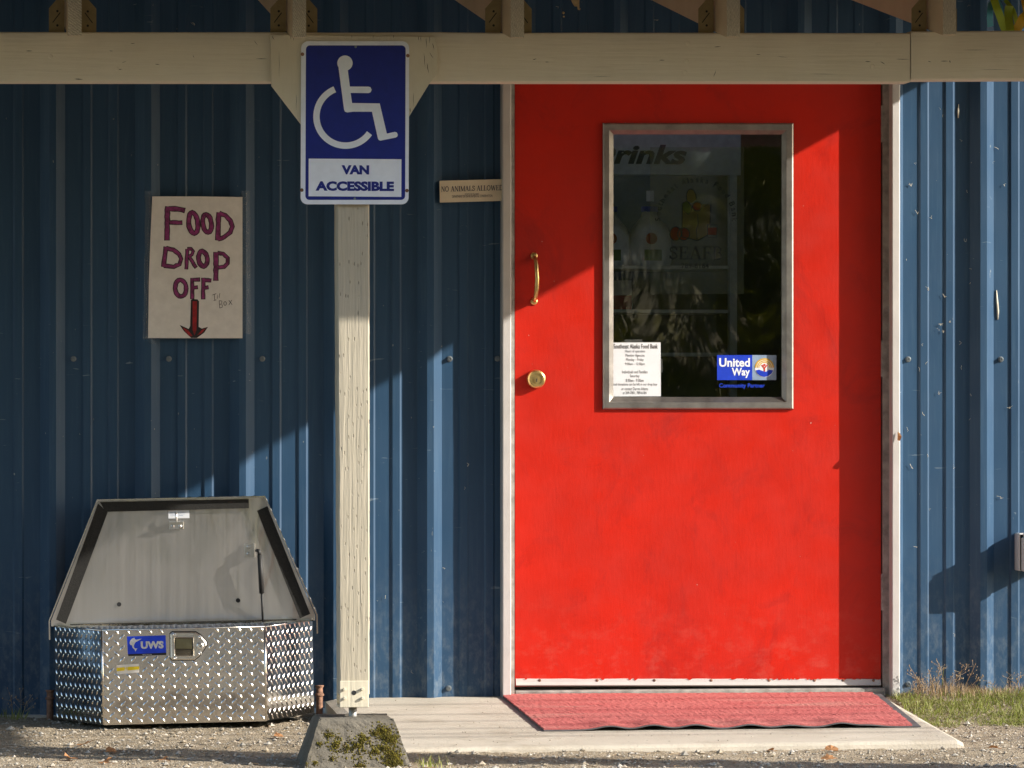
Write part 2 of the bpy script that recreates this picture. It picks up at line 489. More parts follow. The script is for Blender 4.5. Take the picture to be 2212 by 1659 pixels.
SER = {  # serif capitals: strokes (points, width) in a box of width w and height 1
 'N': (.9, [([(.16, 0), (.16, 1)], .07), ([(.16, 1), (.74, 0)], .16), ([(.74, 0), (.74, 1)], .07), ([(.02, .97), (.3, .97)], .06), ([(.02, .03), (.3, .03)], .06), ([(.6, .97), (.88, .97)], .06)]),
 'A': (.9, [([(.12, 0), (.43, 1)], .07), ([(.43, 1), (.74, 0)], .17), ([(.22, .34), (.63, .34)], .06), ([(0, .03), (.27, .03)], .06), ([(.58, .03), (.9, .03)], .06)]),
 'I': (.45, [([(.22, 0), (.22, 1)], .17), ([(.04, .97), (.4, .97)], .06), ([(.04, .03), (.4, .03)], .06)]),
 'M': (1.1, [([(.16, 0), (.16, 1)], .07), ([(.16, 1), (.53, .05)], .16), ([(.53, .05), (.92, 1)], .07), ([(.92, 0), (.92, 1)], .16), ([(.02, .97), (.26, .97)], .06), ([(.02, .03), (.3, .03)], .06), ([(.76, .03), (1.08, .03)], .06), ([(.86, .97), (1.08, .97)], .06)]),
 'L': (.72, [([(.2, 0), (.2, 1)], .17), ([(.04, .97), (.38, .97)], .06), ([(.04, .03), (.66, .03)], .06), ([(.65, .0), (.65, .26)], .06)]),
 'E': (.76, [([(.2, 0), (.2, 1)], .17), ([(.04, .97), (.64, .97)], .06), ([(.04, .03), (.68, .03)], .06), ([(.67, 0), (.67, .26)], .06), ([(.63, .76), (.63, 1)], .06), ([(.2, .52), (.5, .52)], .06), ([(.5, .4), (.5, .64)], .06)]),
 'F': (.72, [([(.2, 0), (.2, 1)], .17), ([(.04, .97), (.64, .97)], .06), ([(.04, .03), (.38, .03)], .06), ([(.63, .74), (.63, 1)], .06), ([(.2, .52), (.5, .52)], .06), ([(.5, .4), (.5, .64)], .06)]),
 'W': (1.2, [([(.14, 1), (.38, 0)], .16), ([(.38, 0), (.6, .95)], .07), ([(.6, .95), (.84, 0)], .16), ([(.84, 0), (1.06, 1)], .07), ([(0, .97), (.3, .97)], .06), ([(.92, .97), (1.18, .97)], .06)]),
}
def arc(cx, cy, rx, ry, a0, a1, n=12): return [(cx + rx * math.cos(R(a0 + (a1 - a0) * i / n)), cy + ry * math.sin(R(a0 + (a1 - a0) * i / n))) for i in range(n + 1)]
SER['O'] = (.95, [(arc(.46, .5, .36, .46, 0, 360, 20), .13)])
SER['D'] = (.9, [([(.2, 0), (.2, 1)], .17), ([(.04, .97), (.4, .97)], .06), ([(.04, .03), (.4, .03)], .06), (arc(.38, .5, .38, .46, 90, -90), .12)])
SER['B'] = (.8, [([(.2, 0), (.2, 1)], .17), ([(.04, .97), (.4, .97)], .06), ([(.04, .03), (.4, .03)], .06), (arc(.38, .74, .2, .23, 90, -90), .12), (arc(.4, .27, .25, .25, 90, -90), .13)])
SER['S'] = (.68, [([(.56, .72), (.5, .88), (.36, .95), (.2, .92), (.11, .78), (.16, .64), (.34, .53), (.5, .42), (.57, .26), (.48, .1), (.32, .04), (.16, .1), (.09, .28)], .13), ([(.58, .72), (.58, .96)], .05), ([(.07, .04), (.07, .3)], .05)])
SER[' '] = (.38, [])
def serif_rect(mb, body, x0, z0, x1, z1, y, slope=0.0):
    tot = sum(SER[c][0] for c in body); kx = (x1 - x0) / tot; kz = z1 - z0
    cx, j = 0.0, 0
    for c in body:
        w, st = SER[c]
        for pts, wd in st:
            j += 1
            q = [(x0 + (cx + a) * kx, z0 + b * kz + ((cx + a) * kx) * slope) for a, b in pts]
            mb.ribbon(q, wd * (kx * .5 + kz * .5) * .95, y - 0.00005 * (j % 7))
        cx += w
    return mb

# ================================================================== GROUND
def gz(x, Y):
    z = .058 * smooth(2.85, 3.12, x) * (1 - smooth(.05, .80, Y))
    z += .010 * (1 - smooth(.0, .4, Y)) * (1 - smooth(.9, 1.3, x))
    return z
def gfull(x, Y):
    p = Vector((x * 3.1, Y * 3.1, 0))
    h = gz(x, Y) + .006 * noise.noise(p) + .004 * noise.noise(p * 4.3) + .0028 * noise.noise(p * 14) + .0016 * noise.noise(p * 40)
    e = min(smooth(-1.5, -1.1, x), 1 - smooth(4.3, 4.7, x), 1 - smooth(2.3, 2.6, Y))
    return h * e
gx0, gx1, gy0, gy1, nx, ny = -1.5, 4.7, -.06, 2.6, 620, 300
vs = []
for j in range(ny + 1):
    Y = gy0 + (gy1 - gy0) * j / ny
    for i in range(nx + 1):
        x = gx0 + (gx1 - gx0) * i / nx
        vs.append((x, -Y, gfull(x, Y)))
fs = [(j * (nx + 1) + i, (j + 1) * (nx + 1) + i, (j + 1) * (nx + 1) + i + 1, j * (nx + 1) + i + 1) for j in range(ny) for i in range(nx)]
g = MB().add(vs, fs)
g.build('ground', M['ground'], kind='structure', smooth=True, origin=(0, 0, 0))
B = 260
xs, ys = [-B, gx0, gx1, B], [-B, -gy1, -gy0, B]
lot = MB()
for i in range(3):
    for j in range(3):
        if (i, j) != (1, 1):
            lot.add([(xs[i], ys[j], 0), (xs[i + 1], ys[j], 0), (xs[i + 1], ys[j + 1], 0), (xs[i], ys[j + 1], 0)], [(0, 1, 2, 3)])
lot.build('parking_lot', M['lot'], kind='structure', origin=(0, 0, 0))
SLX0, SLX1, SLY = X(702, 0), X(1896, 0), 1.51
def slab_z(x, Y=0.0): return .059 + .008 * (x - 1.23) / 1.8 - .029 * Y
def in_slab(x, Y): return SLX0 - .01 < x < SLX1 + .02 and Y < SLY + .012
# stones
st = MB()
ico = [(0, 0, 1), (.9, 0, .2), (.28, .85, .2), (-.72, .52, .2), (-.72, -.52, .2), (.28, -.85, .2), (0, 0, -.6)]
icf = [(0, 1, 2), (0, 2, 3), (0, 3, 4), (0, 4, 5), (0, 5, 1), (6, 2, 1), (6, 3, 2), (6, 4, 3), (6, 5, 4), (6, 1, 5)]
n = 0
while n < 7500:
    x = random.uniform(-.1, 3.5); Y = random.uniform(.02, 2.2)
    if in_slab(x, Y) or (x > 3.0 and Y < .6 and random.random() < .8): continue
    r = min(.013, .0016 + random.expovariate(1 / .0022))
    a = random.uniform(0, 6.28); ca, sa = math.cos(a), math.sin(a)
    z = gfull(x, Y)
    q = []
    sx, sy, sz = r * random.uniform(.7, 1.4), r * random.uniform(.7, 1.3), r * random.uniform(.45, .95)
    for u, v, w in ico:
        u, v, w = u * sx * random.uniform(.75, 1.2), v * sy * random.uniform(.75, 1.2), w * sz * random.uniform(.8, 1.2)
        q.append((x + u * ca - v * sa, -Y + u * sa + v * ca, z + w + sz * .15))
    st.add(q, icf); n += 1
st.build('gravel', M['stone'], kind='stuff', origin=(0, 0, 0))

# slab
sl = MB()
nxs = 60
prof = [(0.0, 0.0), (SLY - .016, 0.0), (SLY - .006, -.003), (SLY, -.010), (SLY + .004, -.03), (SLY + .005, -.08)]
for i in range(nxs + 1):
    u = i / nxs
    x = SLX0 + (SLX1 - SLX0) * u
    edge = 0.0
    if u == 0 or u == 1: edge = -.009
    for Y, dz in prof:
        w = .004 * noise.noise(Vector((x * 6, Y * 9, 3))) if Y > SLY - .02 else 0
        xe = x + (-.035 * Y if u > .5 else .01 * Y) * (abs(u - .5) * 2) ** 6
        sl.v.append((xe, -(Y + w), slab_z(x, Y) + dz + edge))
for i in range(nxs):
    for k in range(len(prof) - 1):
        a = i * len(prof) + k
        sl.f.append((a, a + 1, a + len(prof) + 1, a + len(prof)))
npf = len(prof)
for i, s_ in ((0, 1), (nxs, -1)):                      # end faces
    base = [sl.v[i * npf + k] for k in range(npf)]
    low = [(b[0] - .004 * s_, b[1], -.08) for b in base]
    for k in range(npf - 1):
        sl.add([base[k], base[k + 1], low[k + 1], low[k]], [(0, 1, 2, 3)])
slab = sl.build('concrete_slab', M['conc'], kind='structure', smooth=False, origin=(0, 0, 0))
slab['label'] = 'pale concrete door step slab under the red mat'

# ================================================================== METAL WALL
wall = thing('metal_wall', 'blue corrugated metal building wall around the red door', 'wall', (0, 0, 0))
PITCH = (X(954.6, 0) - X(140.7, 0)) / 4
RE = X(954.6, 0)                                       # right foot of a left-hand rib
RE2 = X(2146.5, 0)                                     # right foot of a right-hand rib
RIB = .030
def profile(x0, x1, re):
    """Y of the sheet at breakpoints between x0 and x1."""
    def h(x):
        t = (x - re) % PITCH                           # distance right of a rib foot
        u = PITCH - t
        if u < .0295: return RIB * u / .0295 if u > 0 else 0
        if u < .0295 + .0215: return RIB
        if u < .0805: return RIB * (.0805 - u) / .0295
        for c in (.052, .137):
            d = t - c
            if 0 <= d < .006: return .0046 * d / .006
            if .006 <= d < .029: return .0046
            if .029 <= d < .035: return .0046 * (.035 - d) / .006
        return 0.0
    bp = {x0, x1}
    k = math.floor((x0 - re) / PITCH) - 1
    while re + k * PITCH < x1 + PITCH:
        b = re + k * PITCH
        for d in (0, -.0295, -.051, -.0805, .052, .058, .081, .087, .137, .143, .166, .172):
            if x0 < b + d < x1: bp.add(b + d)
        k += 1
    return [(x, h(x)) for x in sorted(bp)]
def sheet(x0, x1, z0, z1, re, nz=None):
    pr = profile(x0, x1, re)
    zs = [z0 + (z1 - z0) * i / (nz or max(2, int((z1 - z0) / .12))) for i in range((nz or max(2, int((z1 - z0) / .12))) + 1)]
    mb = MB()
    for z in zs:
        for x, h in pr:
            wob = .0012 * noise.noise(Vector((x * 2.3, z * 2.1, 5))) + .0006 * noise.noise(Vector((x * 9, z * 5, 9)))
            mb.v.append((x, -(h + wob), z))
    m = len(pr)
    for j in range(len(zs) - 1):
        for i in range(m - 1):
            a = j * m + i
            mb.f.append((a, a + 1, a + m + 1, a + m))
    return mb.build('wall_panel', M['wall'], wall)
DX0, DX1 = X(1085, .0), X(1943, .0)                     # outer edges of door trim
TOPZ = 2.13
WZ0 = .050
cuts = [-2.6, RE - 6 * PITCH - .0402, RE - 3 * PITCH - .0402, RE - .0402, DX0 + .012]
for a, b in zip(cuts, cuts[1:]): sheet(a, b, WZ0 - (.035 if b < 1.2 else 0), TOPZ + .7, RE)
top_cuts = [DX0 + .012, RE2 - 3 * PITCH - .0402, DX1 - .012]
for a, b in zip(top_cuts, top_cuts[1:]): sheet(a, b, TOPZ - .02, TOPZ + .7, RE2)
for a, b in ((DX1 - .012, RE2 - .0402), (RE2 - .0402, RE2 + 3 * PITCH - .0402), (RE2 + 3 * PITCH - .0402, RE2 + 6 * PITCH)): sheet(a, b, .02, TOPZ + .7, RE2)
MB().box(-2.6, SLX0 + .02, -.042, .2, -.2, .0145, .004).build('foundation', M['conc'], wall)
MB().box(SLX1, 5.2, .0, .2, -.2, .0185).build('foundation', M['conc'], wall)
# trims
def strip(px0, px1, Y0, Y1, z0, z1, mat, name, seed):
    mb = MB(); nz = 40
    x0, x1 = X(px0, Y1), X(px1, Y1)
    for j in range(nz + 1):
        z = z0 + (z1 - z0) * j / nz
        d = .0035 * max(0, noise.noise(Vector((seed, z * 5.5, 2))) - .15) * 2 * (1 if z < 1.4 else .3)
        e = .0012 * noise.noise(Vector((seed + 9, z * 3, 2)))
        mb.v += [(x0 + e, -Y0, z), (x0 + e, -(Y1 - .002 - d), z), (x0 + .003 + e, -(Y1 - d * .5), z), (x1 - .003 + e, -(Y1 - d), z), (x1 + e, -(Y1 - .002 - d * 2), z), (x1 + e, -Y0, z)]
    for j in range(nz):
        for k in range(5):
            a = j * 6 + k
            mb.f.append((a, a + 1, a + 7, a + 6))
    return mb.build(name, mat, wall, smooth=False)
strip(1085.5, 1104.5, -.02, .060, .052, 2.13, M['trim'], 'trim', 1.3)
strip(1927, 1944.5, -.02, .064, .045, 2.13, M['trim'], 'trim', 4.1)
MB().box(X(1104, .06) + .002, X(1927, .06) - .002, -.060, .02, 2.112, 2.13).build('trim', M['trim'], wall)
jl = MB().box(X(1103.5, .03), X(1111, .025), -.030, .06, .055, 2.11)
jl.build('jamb', M['jamb'], wall)
jr = MB().box(X(1905.5, 0), X(1925, .0) + .004, -.014, .06, .055, 2.11)
jr.build('jamb', M['jamb'], wall)
th = MB().box(X(1110, 0), X(1910, 0), -.030, .06, .05, .080, .004)
th.build('threshold', M['jamb'], wall)
# screws
def screw(px, py, Y=.0):
    o = Vector(P(px, py, Y + .008)); o.y = -Y
    mb = MB().lathe([(.0095, 0), (.0095, .0022), (.0065, .003), (.0062, .0085), (.0035, .0088), (.003, .0072)], o, n=10)
    mb.build('screw', M['screw'], wall, smooth=False)
for px, py in ((159, 775), (365, 775), (567, 775), (972, 775), (1075, 775), (1963, 776), (2163, 776), (970, 1487), (1963, 1478)): screw(px, py)
def smear(pts, w, Y, mat, name):
    mb = MB()
    p3 = [P(a, b, Y) for a, b in pts]
    mb.tube(p3, [w * .4] + [w] * (len(p3) - 2) + [w * .5], 6)
    mb.build(name, mat, wall, smooth=True)
smear([(2071, 225), (2070, 240), (2070, 255)], .0035, .0015, M['smear'], 'caulk_smear')
smear([(2152.5, 627), (2153.5, 650), (2155.5, 672), (2155, 690)], .0042, .0015, M['smear'], 'caulk_smear')
pl = MB()
pl.flat([(X(a, .004), Z(b, .004)) for a, b in ((1231, -6), (1236, 6), (1241, 14), (1247, 14), (1248, 21), (1253, 22), (1256, 10), (1252, 2), (1258, -6))], -.0045)
pl.build('bare_patch', M['peel'], wall)
sp = MB()
for a, b, r in ((1217, 28, 3), (1218, 36, 2.2), (1352, 30, 2), (330, 1325, 2), (2172, 1481, 0)):
    if r: sp.lathe([(r / 669, 0), (r / 1000, .002)], (X(a, .0), -.001, Z(b, .0)), n=7)
sp.build('bare_patch', M['peel'], wall)
# cobweb lint and dirt specks caught on the sheet
lint = MB()
def lint_at(px, py, n=3, k=5):
    x, z = X(px, .004), Z(py, .004)
    for i in range(n):
        a = random.uniform(0, 3.14); l = random.uniform(.002, .008)
        q = [(x + random.gauss(0, .003) * j, -.0045 - .001 * random.random(), z + l * j * random.uniform(.4, 1) - .004) for j in range(3)]
        lint.tube(q, random.uniform(.0002, .0006), 4)
for px, py in ((2031, 700), (2037, 716), (2028, 712), (2052, 694), (2072, 742), (1978, 352), (2030, 235), (2036, 250), (1982, 460), (2012, 470), (1990, 540), (2046, 548), (2086, 520), (2099, 580), (2005, 625),
               (1993, 745), (1985, 800), (1997, 895), (2098, 853), (2120, 990), (2004, 985), (1972, 1010), (2041, 640), (2028, 850), (2130, 700), (2157, 320), (2180, 880), (2163, 1075), (1979, 1180), (2008, 1100), (2128, 560), (2093, 905),
               (2145, 350), (2100, 350), (2170, 400), (2060, 1010), (1960, 930), (1958, 560), (1968, 400), (1205, 15), (1418, 42), (2090, 12), (420, 52), (320, 60), (1010, 1005)): lint_at(px, py, random.randint(1, 3))
for i in range(8): lint_at(random.uniform(1950, 2210), random.uniform(200, 1430), 1)
for i in range(7): lint_at(random.uniform(810, 1080), random.uniform(900, 1480), 1)
lint.build('cobweb_lint', M['smear'], wall, kind='stuff')

# ================================================================== DOOR
door = thing('entrance_door', 'red steel entrance door with square window and brass pull', 'door', (X(1508, 0), 0, .095))
dx0, dx1 = X(1112.5, 0), X(1903, 0)
wx0, wx1, wz0, wz1 = X(1306, 0), X(1710, 0), Z(880, 0, 1508), Z(270, 0, 1508)
DB = Z(1480, 0, 1508)
# one continuous front skin (no seams): ring of quads
dm = MB()
o_ = [(dx0, DB), (dx1, DB), (dx1, 2.105), (dx0, 2.105)]
i_ = [(wx0, wz0), (wx1, wz0), (wx1, wz1), (wx0, wz1)]
for y in (0.0, .045):
    k = len(dm.v)
    dm.v += [(a, y, b) for a, b in o_ + i_]
    for q in range(4):
        f_ = (k + q, k + (q + 1) % 4, k + 4 + (q + 1) % 4, k + 4 + q)
        dm.f.append(f_ if y == 0 else tuple(reversed(f_)))
for q in range(4):
    dm.f.append((q + 8, (q + 1) % 4 + 8, (q + 1) % 4, q)); dm.f.append((4 + q, 4 + (q + 1) % 4, 12 + (q + 1) % 4, 12 + q))
dpanel = dm.build('door_panel', M['door'], door)
# window frame: mitred metal bead, outer flat, ridge, inner slope
fr = MB()
def ring(px0, py0, px1, py1, Y): return [(X(px0, Y), -Y, Z(py1, Y)), (X(px1, Y), -Y, Z(py1, Y)), (X(px1, Y), -Y, Z(py0, Y)), (X(px0, Y), -Y, Z(py0, Y))]
rings = [ring(1301.5, 265.5, 1714.5, 884.5, -.001), ring(1302.5, 266.5, 1713.5, 883.5, .009), ring(1305, 269, 1711, 881, .012), ring(1316, 281, 1699, 869, .012), ring(1317.5, 282.5, 1697.5, 867.5, .009), ring(1325, 290.5, 1688.5, 857.5, -.006), ring(1325, 290.5, 1688.5, 857.5, -.014)]
for r_ in rings: fr.v += r_
for i in range(len(rings) - 1):
    for q in range(4): fr.f.append((i * 4 + q, i * 4 + (q + 1) % 4, (i + 1) * 4 + (q + 1) % 4, (i + 1) * 4 + q))
fr.build('window_frame', M['brushed'], door)
gl = MB()
gl.flat([(X(1318, -.012), Z(864, -.012)), (X(1695, -.012), Z(864, -.012)), (X(1695, -.012), Z(284, -.012)), (X(1318, -.012), Z(284, -.012))], .0125)
gl.build('glass_pane', M['glass'], door)
# sweep
sw = MB(); nsw = 90
for i in range(nsw + 1):
    px = 1114 + (1902 - 1114) * i / nsw
    top = 1466 + 1.2 * noise.noise(Vector((i * .21, 1, 1))) + (px - 1114) * .0005
    sw.v += [(X(px, 0), -.0005, Z(top, 0)), (X(px, 0), -.004, Z(top + .8, 0)), (X(px, 0), -.006, Z(1473, 0)), (X(px, 0), -.010, Z(1479.5, 0)), (X(px, 0), -.004, Z(1482, 0))]
for i in range(nsw):
    for k in range(4):
        a = i * 5 + k; sw.f.append((a, a + 1, a + 6, a + 5))
sweep = sw.build('door_sweep', M['trim'], door)
for px in (1165.5, 1289.6, 1413, 1536, 1661, 1759, 1821, 1886):
    MB().lathe([(.005, 0), (.0045, .002), (.002, .003)], (X(px, 0), -.0045, Z(1469.5, 0)), n=8).build('screw', M['rust'], sweep)
pc = MB()
for i in range(34):                                    # red paint runs over the sweep, worn
    px = random.choice([random.uniform(1560, 1900), random.uniform(1640, 1760), random.uniform(1114, 1900)]); w = random.uniform(4, 16)
    h = random.uniform(1.5, 4)
    pts = [(px + w * (k / 7 - .5), 1465.5 + h * math.sin(math.pi * k / 7) * random.uniform(.5, 1.2)) for k in range(8)]
    pc.flat([(X(a, .006), Z(b, .006)) for a, b in pts], -.0062 - .0001 * i / 34)
pc.build('paint_overrun', M['door'], sweep)
# pull handle
hd = MB()
hx = X(1157, .03)
pth = [(hx - .001, -.006, Z(556, 0)), (hx, -.026, Z(560, .03)), (hx + .001, -.040, Z(572, .04)), (hx + .003, -.046, Z(600, .045)), (hx + .002, -.044, Z(622, .045)), (hx, -.036, Z(641, .04)), (hx - .001, -.022, Z(648, .03)), (hx - .001, -.004, Z(650, 0))]
hd.tube(pth, [.007, .0065, .0062, .0072, .0075, .0065, .0062, .007], 10)
h_ob = hd.build('pull_handle', M['brass'], door, smooth=True)
for py in (553, 651): MB().lathe([(.0125, 0), (.0120, .003), (.008, .006)], (hx - .001, 0, Z(py, 0)), n=16).build('handle_rose', M['brass'], h_ob, smooth=True)
# deadbolt
db = MB().lathe([(.031, 0), (.031, .006), (.0285, .020), (.024, .0235), (.0185, .0235), (.018, .021), (.006, .021)], (X(1157.5, 0), 0, Z(819, 0)), n=28)
dbo = db.build('deadbolt', M['brass'], door)
c = (X(1159, .02), -.0212, Z(821, .02))
kp = MB().lathe([(.0085, 0), (.0085, .002), (.003, .002)], c, n=16).build('lock_plug', M['brass'], dbo)
MB().box(c[0] - .0012, c[0] + .0012, c[1] - .0028, c[1] - .0018, c[2] - .0055, c[2] + .004).build('keyway', M['dark'], dbo)
for y0, y1 in ((228, 308), (735, 815), (1239, 1319)):
    hg = MB()
    zA, zB = Z(y0, .005, 1907), Z(y1, .005, 1907)
    for k in range(5):
        a, b = zB + (zA - zB) * k / 5, zB + (zA - zB) * (k + 1) / 5
        hg.tube([(X(1907.5, .006), -.006, a + .0008), (X(1907.5, .006), -.006, b - .0008)], .0072, 8)
    hg.build('hinge', M['jamb'], door, smooth=False)

# paper notice, taped inside the glass
YG = -.0117
notice = thing('paper_notice', 'white printed opening hours notice taped inside the door window', 'notice', P(1376, 856, YG))
MB().flat([(X(1319, YG), Z(856.5, YG)), (X(1427.5, YG), Z(856, YG)), (X(1427, YG), Z(739.5, YG)), (X(1319, YG), Z(740, YG))], -YG).build('sheet', M['paper'], notice)
YT = YG + .0005
lines = [("Southeast Alaska Food Bank", 1325.5, 1421, 743, 753, .02), ("Hours of operation", 1350.5, 1393.5, 755.5, 763, .0), ("Member Agencies", 1351.5, 1392.5, 764.7, 772.2, 0), ("Monday – Friday", 1352.5, 1390.5, 773.8, 781.3, 0), ("9:30am – 12:30pm", 1350.5, 1393, 783.2, 790.4, 0),
         ("Individuals and Families", 1344, 1399, 800, 806.5, 0), ("Saturday", 1361, 1381.5, 809, 816.6, 0), ("8:30am - 9:30am", 1352, 1390.5, 818.3, 825, 0), ("food donations can be left in our drop box", 1323, 1420, 827, 834.6, 0), ("or contact Darren Adams", 1342.5, 1400, 836.6, 843, 0), ("at 209-7801, 789-6184", 1345.5, 1396.5, 845.4, 852.3, 0)]
for b_, x0, x1, y0, y1, bo in lines:
    mb = MB(); text_rect(mb, b_, X(x0, YT), Z(y1, YT), X(x1, YT), Z(y0, YT), -YT, bo * .5)
    mb.build('lettering', M['print'], notice)
MB().flat([(X(1349, YT), Z(742, YT)), (X(1388, YT), Z(742, YT)), (X(1387, YT), Z(733, YT)), (X(1349, YT), Z(733.5, YT))], -YT - .0002).build('tape', M['tape'], notice)
MB().flat([(X(1424, YT), Z(805, YT)), (X(1431, YT), Z(805, YT)), (X(1431, YT), Z(776, YT)), (X(1424, YT), Z(776, YT))], -YT - .0002).build('tape', M['tape'], notice)

# United Way style sticker
stk = thing('charity_sticker', 'blue and grey charity logo sticker in lower right window corner', 'sticker', P(1613, 821, YG))
def R4(x0, y0, x1, y1, Y): return [(X(x0, Y), Z(y1, Y)), (X(x1, Y), Z(y1, Y)), (X(x1, Y), Z(y0, Y)), (X(x0, Y), Z(y0, Y))]
MB().flat(R4(1549, 767, 1625, 821, YG), -YG).build('blue_field', M['uwblue'], stk)
MB().flat(R4(1625, 767, 1677, 821, YG), -YG).build('grey_field', M['uwgrey'], stk)
mb = MB(); text_rect(mb, "United", X(1553.5, YT), Z(792.5, YT), X(1620, YT), Z(773.5, YT), -YT, .03); text_rect(mb, "Way", X(1580.5, YT), Z(816.5, YT), X(1620, YT), Z(794.5, YT), -YT, .03)
mb.build('lettering', M['white'], stk)
cx, cy = 1651.3, 794.3
def C2(pts, Y): return [(X(a, Y), Z(b, Y)) for a, b in pts]
em = MB(); em.flat(C2([(cx + 20.6 * math.cos(R(a)), cy + 20.6 * math.sin(R(a))) for a in range(0, 360, 12)], YT), -YT)
em.build('emblem_disc', M['paper'], stk)
em = MB()
for rr, w in ((19, 3.2), (15, 2.4), (11.6, 2.0)):
    em.ribbon(C2([(cx + rr * math.cos(R(a)), cy + rr * math.sin(R(a))) for a in range(180, 366, 12)], YT), w / 669, -YT - .0003)
em.build('emblem_arcs', M['uwgold'], stk)
em = MB()
em.flat(C2([(cx - 19, cy + 6), (cx - 12, cy + 4), (cx - 4, cy + 7), (cx + 4, cy + 9), (cx + 9, cy + 4), (cx + 19, cy + 6), (cx + 15, cy + 13), (cx + 8, cy + 18), (cx, cy + 20), (cx - 8, cy + 18), (cx - 15, cy + 13)], YT), -YT - .0005)
em.build('emblem_hand', M['uwblue'], stk)
em = MB()
em.flat(C2([(cx + 2.4 * math.cos(R(a)), cy - 6 + 2.4 * math.sin(R(a))) for a in range(0, 360, 30)], YT), -YT - .0006)
em.ribbon(C2([(cx, cy + 8), (cx, cy)], YT), 3.2 / 669, -YT - .0006).ribbon(C2([(cx, cy + 1), (cx - 6, cy - 6)], YT), 2.6 / 669, -YT - .0007).ribbon(C2([(cx, cy + 1), (cx + 6, cy - 6)], YT), 2.6 / 669, -YT - .0008)
em.build('emblem_figure', M['uwred'], stk)
mb = MB(); text_rect(mb, "Community Partner", X(1553.5, YT), Z(840, YT), X(1652, YT), Z(828, YT), -YT, .02)
mb.build('lettering', M['uwblue'], stk)

# clear decal with the food bank emblem
YD = -.0150
dec = thing('window_decal', 'large clear food bank emblem decal on the door window', 'decal', P(1504, 635, YD))
MB().flat(R4(1404.5, 318, 1607, 635, YD), -YD).build('film', M['film'], dec)
YE = YD + .0005
def CP(a, b): return ((2400 + a / 2.765) / 1.8517, (480 + b / 2.765) / 1.8517)      # from the enlarged crop
def CPl(pts): return [(X(CP(a, b)[0], YE), Z(CP(a, b)[1], YE)) for a, b in pts]
mb = MB(); serif_rect(mb, "SEAFB", X(CP(760, 0)[0], YE), Z(CP(0, 1540)[1], YE), X(CP(1365, 0)[0], YE), Z(CP(0, 1400)[1], YE), -YE)
mb.build('lettering', M['navy'], dec)
mb = MB(); text_rect(mb, "789-6184", X(CP(898, 0)[0], YE), Z(CP(0, 1640)[1], YE), X(CP(1205, 0)[0], YE), Z(CP(0, 1585)[1], YE), -YE, .012)
mb.build('lettering', M['navy'], dec)
mb = MB()
word = "Southeast Alaska Food Bank"
ccx, ccy, cr = 1065, 1085, 415
wds = {'i': .3, 'l': .35, 't': .45, ' ': .5, 'S': .75, 'A': .85, 'F': .75, 'B': .8, 'h': .72, 'u': .72}
tot = sum(wds.get(ch, .68) for ch in word); acc = 0
for ch in word:
    w = wds.get(ch, .68)
    th_ = 186 - (acc + w / 2) / tot * 192; acc += w                # degrees, left to right over the top
    if ch == ' ': continue
    vs_, fs_ = text_geo(ch, .02)
    hh = 62 if ch in 'SAFBhltkd' else 44
    ww = w * 52; q = []
    ct, s_t = math.cos(R(90 - th_)), math.sin(R(90 - th_))
    for a, b in vs_:
        u_, v_ = (a - .5) * ww, b * hh
        rr = cr - 20 + v_
        px_ = ccx + rr * math.cos(R(th_)) + u_ * math.sin(R(th_)); py_ = ccy - rr * math.sin(R(th_)) + u_ * math.cos(R(th_))
        q.append((X(CP(px_, py_)[0], YE), -YE, Z(CP(px_, py_)[1], YE)))
    mb.add(q, fs_)
mb.build('lettering', M['navy'], dec)
def poly(pts, mat, name, dy=0): MB().flat(CPl(pts), -YE - dy).build(name, mat, dec)
poly([(910, 940), (1215, 930), (1215, 1150), (1190, 1275), (1075, 1335), (905, 1290)], M['bag'], 'bag_print')
poly([(960, 890), (955, 820), (975, 775), (1000, 762), (1035, 775), (1060, 830), (1065, 880), (1010, 920)], M['bag'], 'bread_print', .0002)
poly([(905, 925), (960, 895), (1015, 950), (1010, 1010), (975, 1045), (945, 1020), (915, 990)], M['lime'], 'lettuce_print', .0003)
for cc in ((1075, 955, 48, 42), (835, 1258, 62, 78), (925, 1262, 66, 70)):
    poly([(cc[0] + cc[2] * math.cos(R(a)), cc[1] + cc[3] * math.sin(R(a))) for a in range(0, 360, 20)], M['tom'], 'tomato_print', .0004 + .0001 * (cc[0] > 900))
poly([(1187, 1190), (1295, 1190), (1290, 1270), (1190, 1270)], M['tom'], 'can_print', .0003)
ol = MB()
for pts, w in (([(910, 940), (905, 1290), (1075, 1335), (1190, 1275)], 14), ([(1080, 1040), (1085, 1150), (1065, 1220), (1075, 1335)], 12), ([(1150, 960), (1230, 900), (1215, 1160)], 12), ([(960, 890), (955, 820), (975, 775), (1000, 762), (1035, 775), (1060, 830), (1065, 880)], 12),
               ([(1187, 1160), (1295, 1160), (1290, 1300), (1190, 1300), (1187, 1160)], 11), ([(905, 925), (960, 895), (1015, 950), (1010, 1010), (975, 1045), (945, 1020), (915, 990), (905, 925)], 9)):
    ol.ribbon(CPl(pts), w / 2.765 / 1.8517 / 669, -YE - .0007)
for cc in ((835, 1258, 62, 78), (925, 1262, 66, 70), (1075, 955, 52, 50)):
    ol.ribbon(CPl([(cc[0] + cc[2] * math.cos(R(a)), cc[1] + cc[3] * math.sin(R(a))) for a in range(0, 360, 20)]), 12 / 2.765 / 1.8517 / 669, -YE - .0008, True)
ol.build('outline_print', M['navy'], dec)

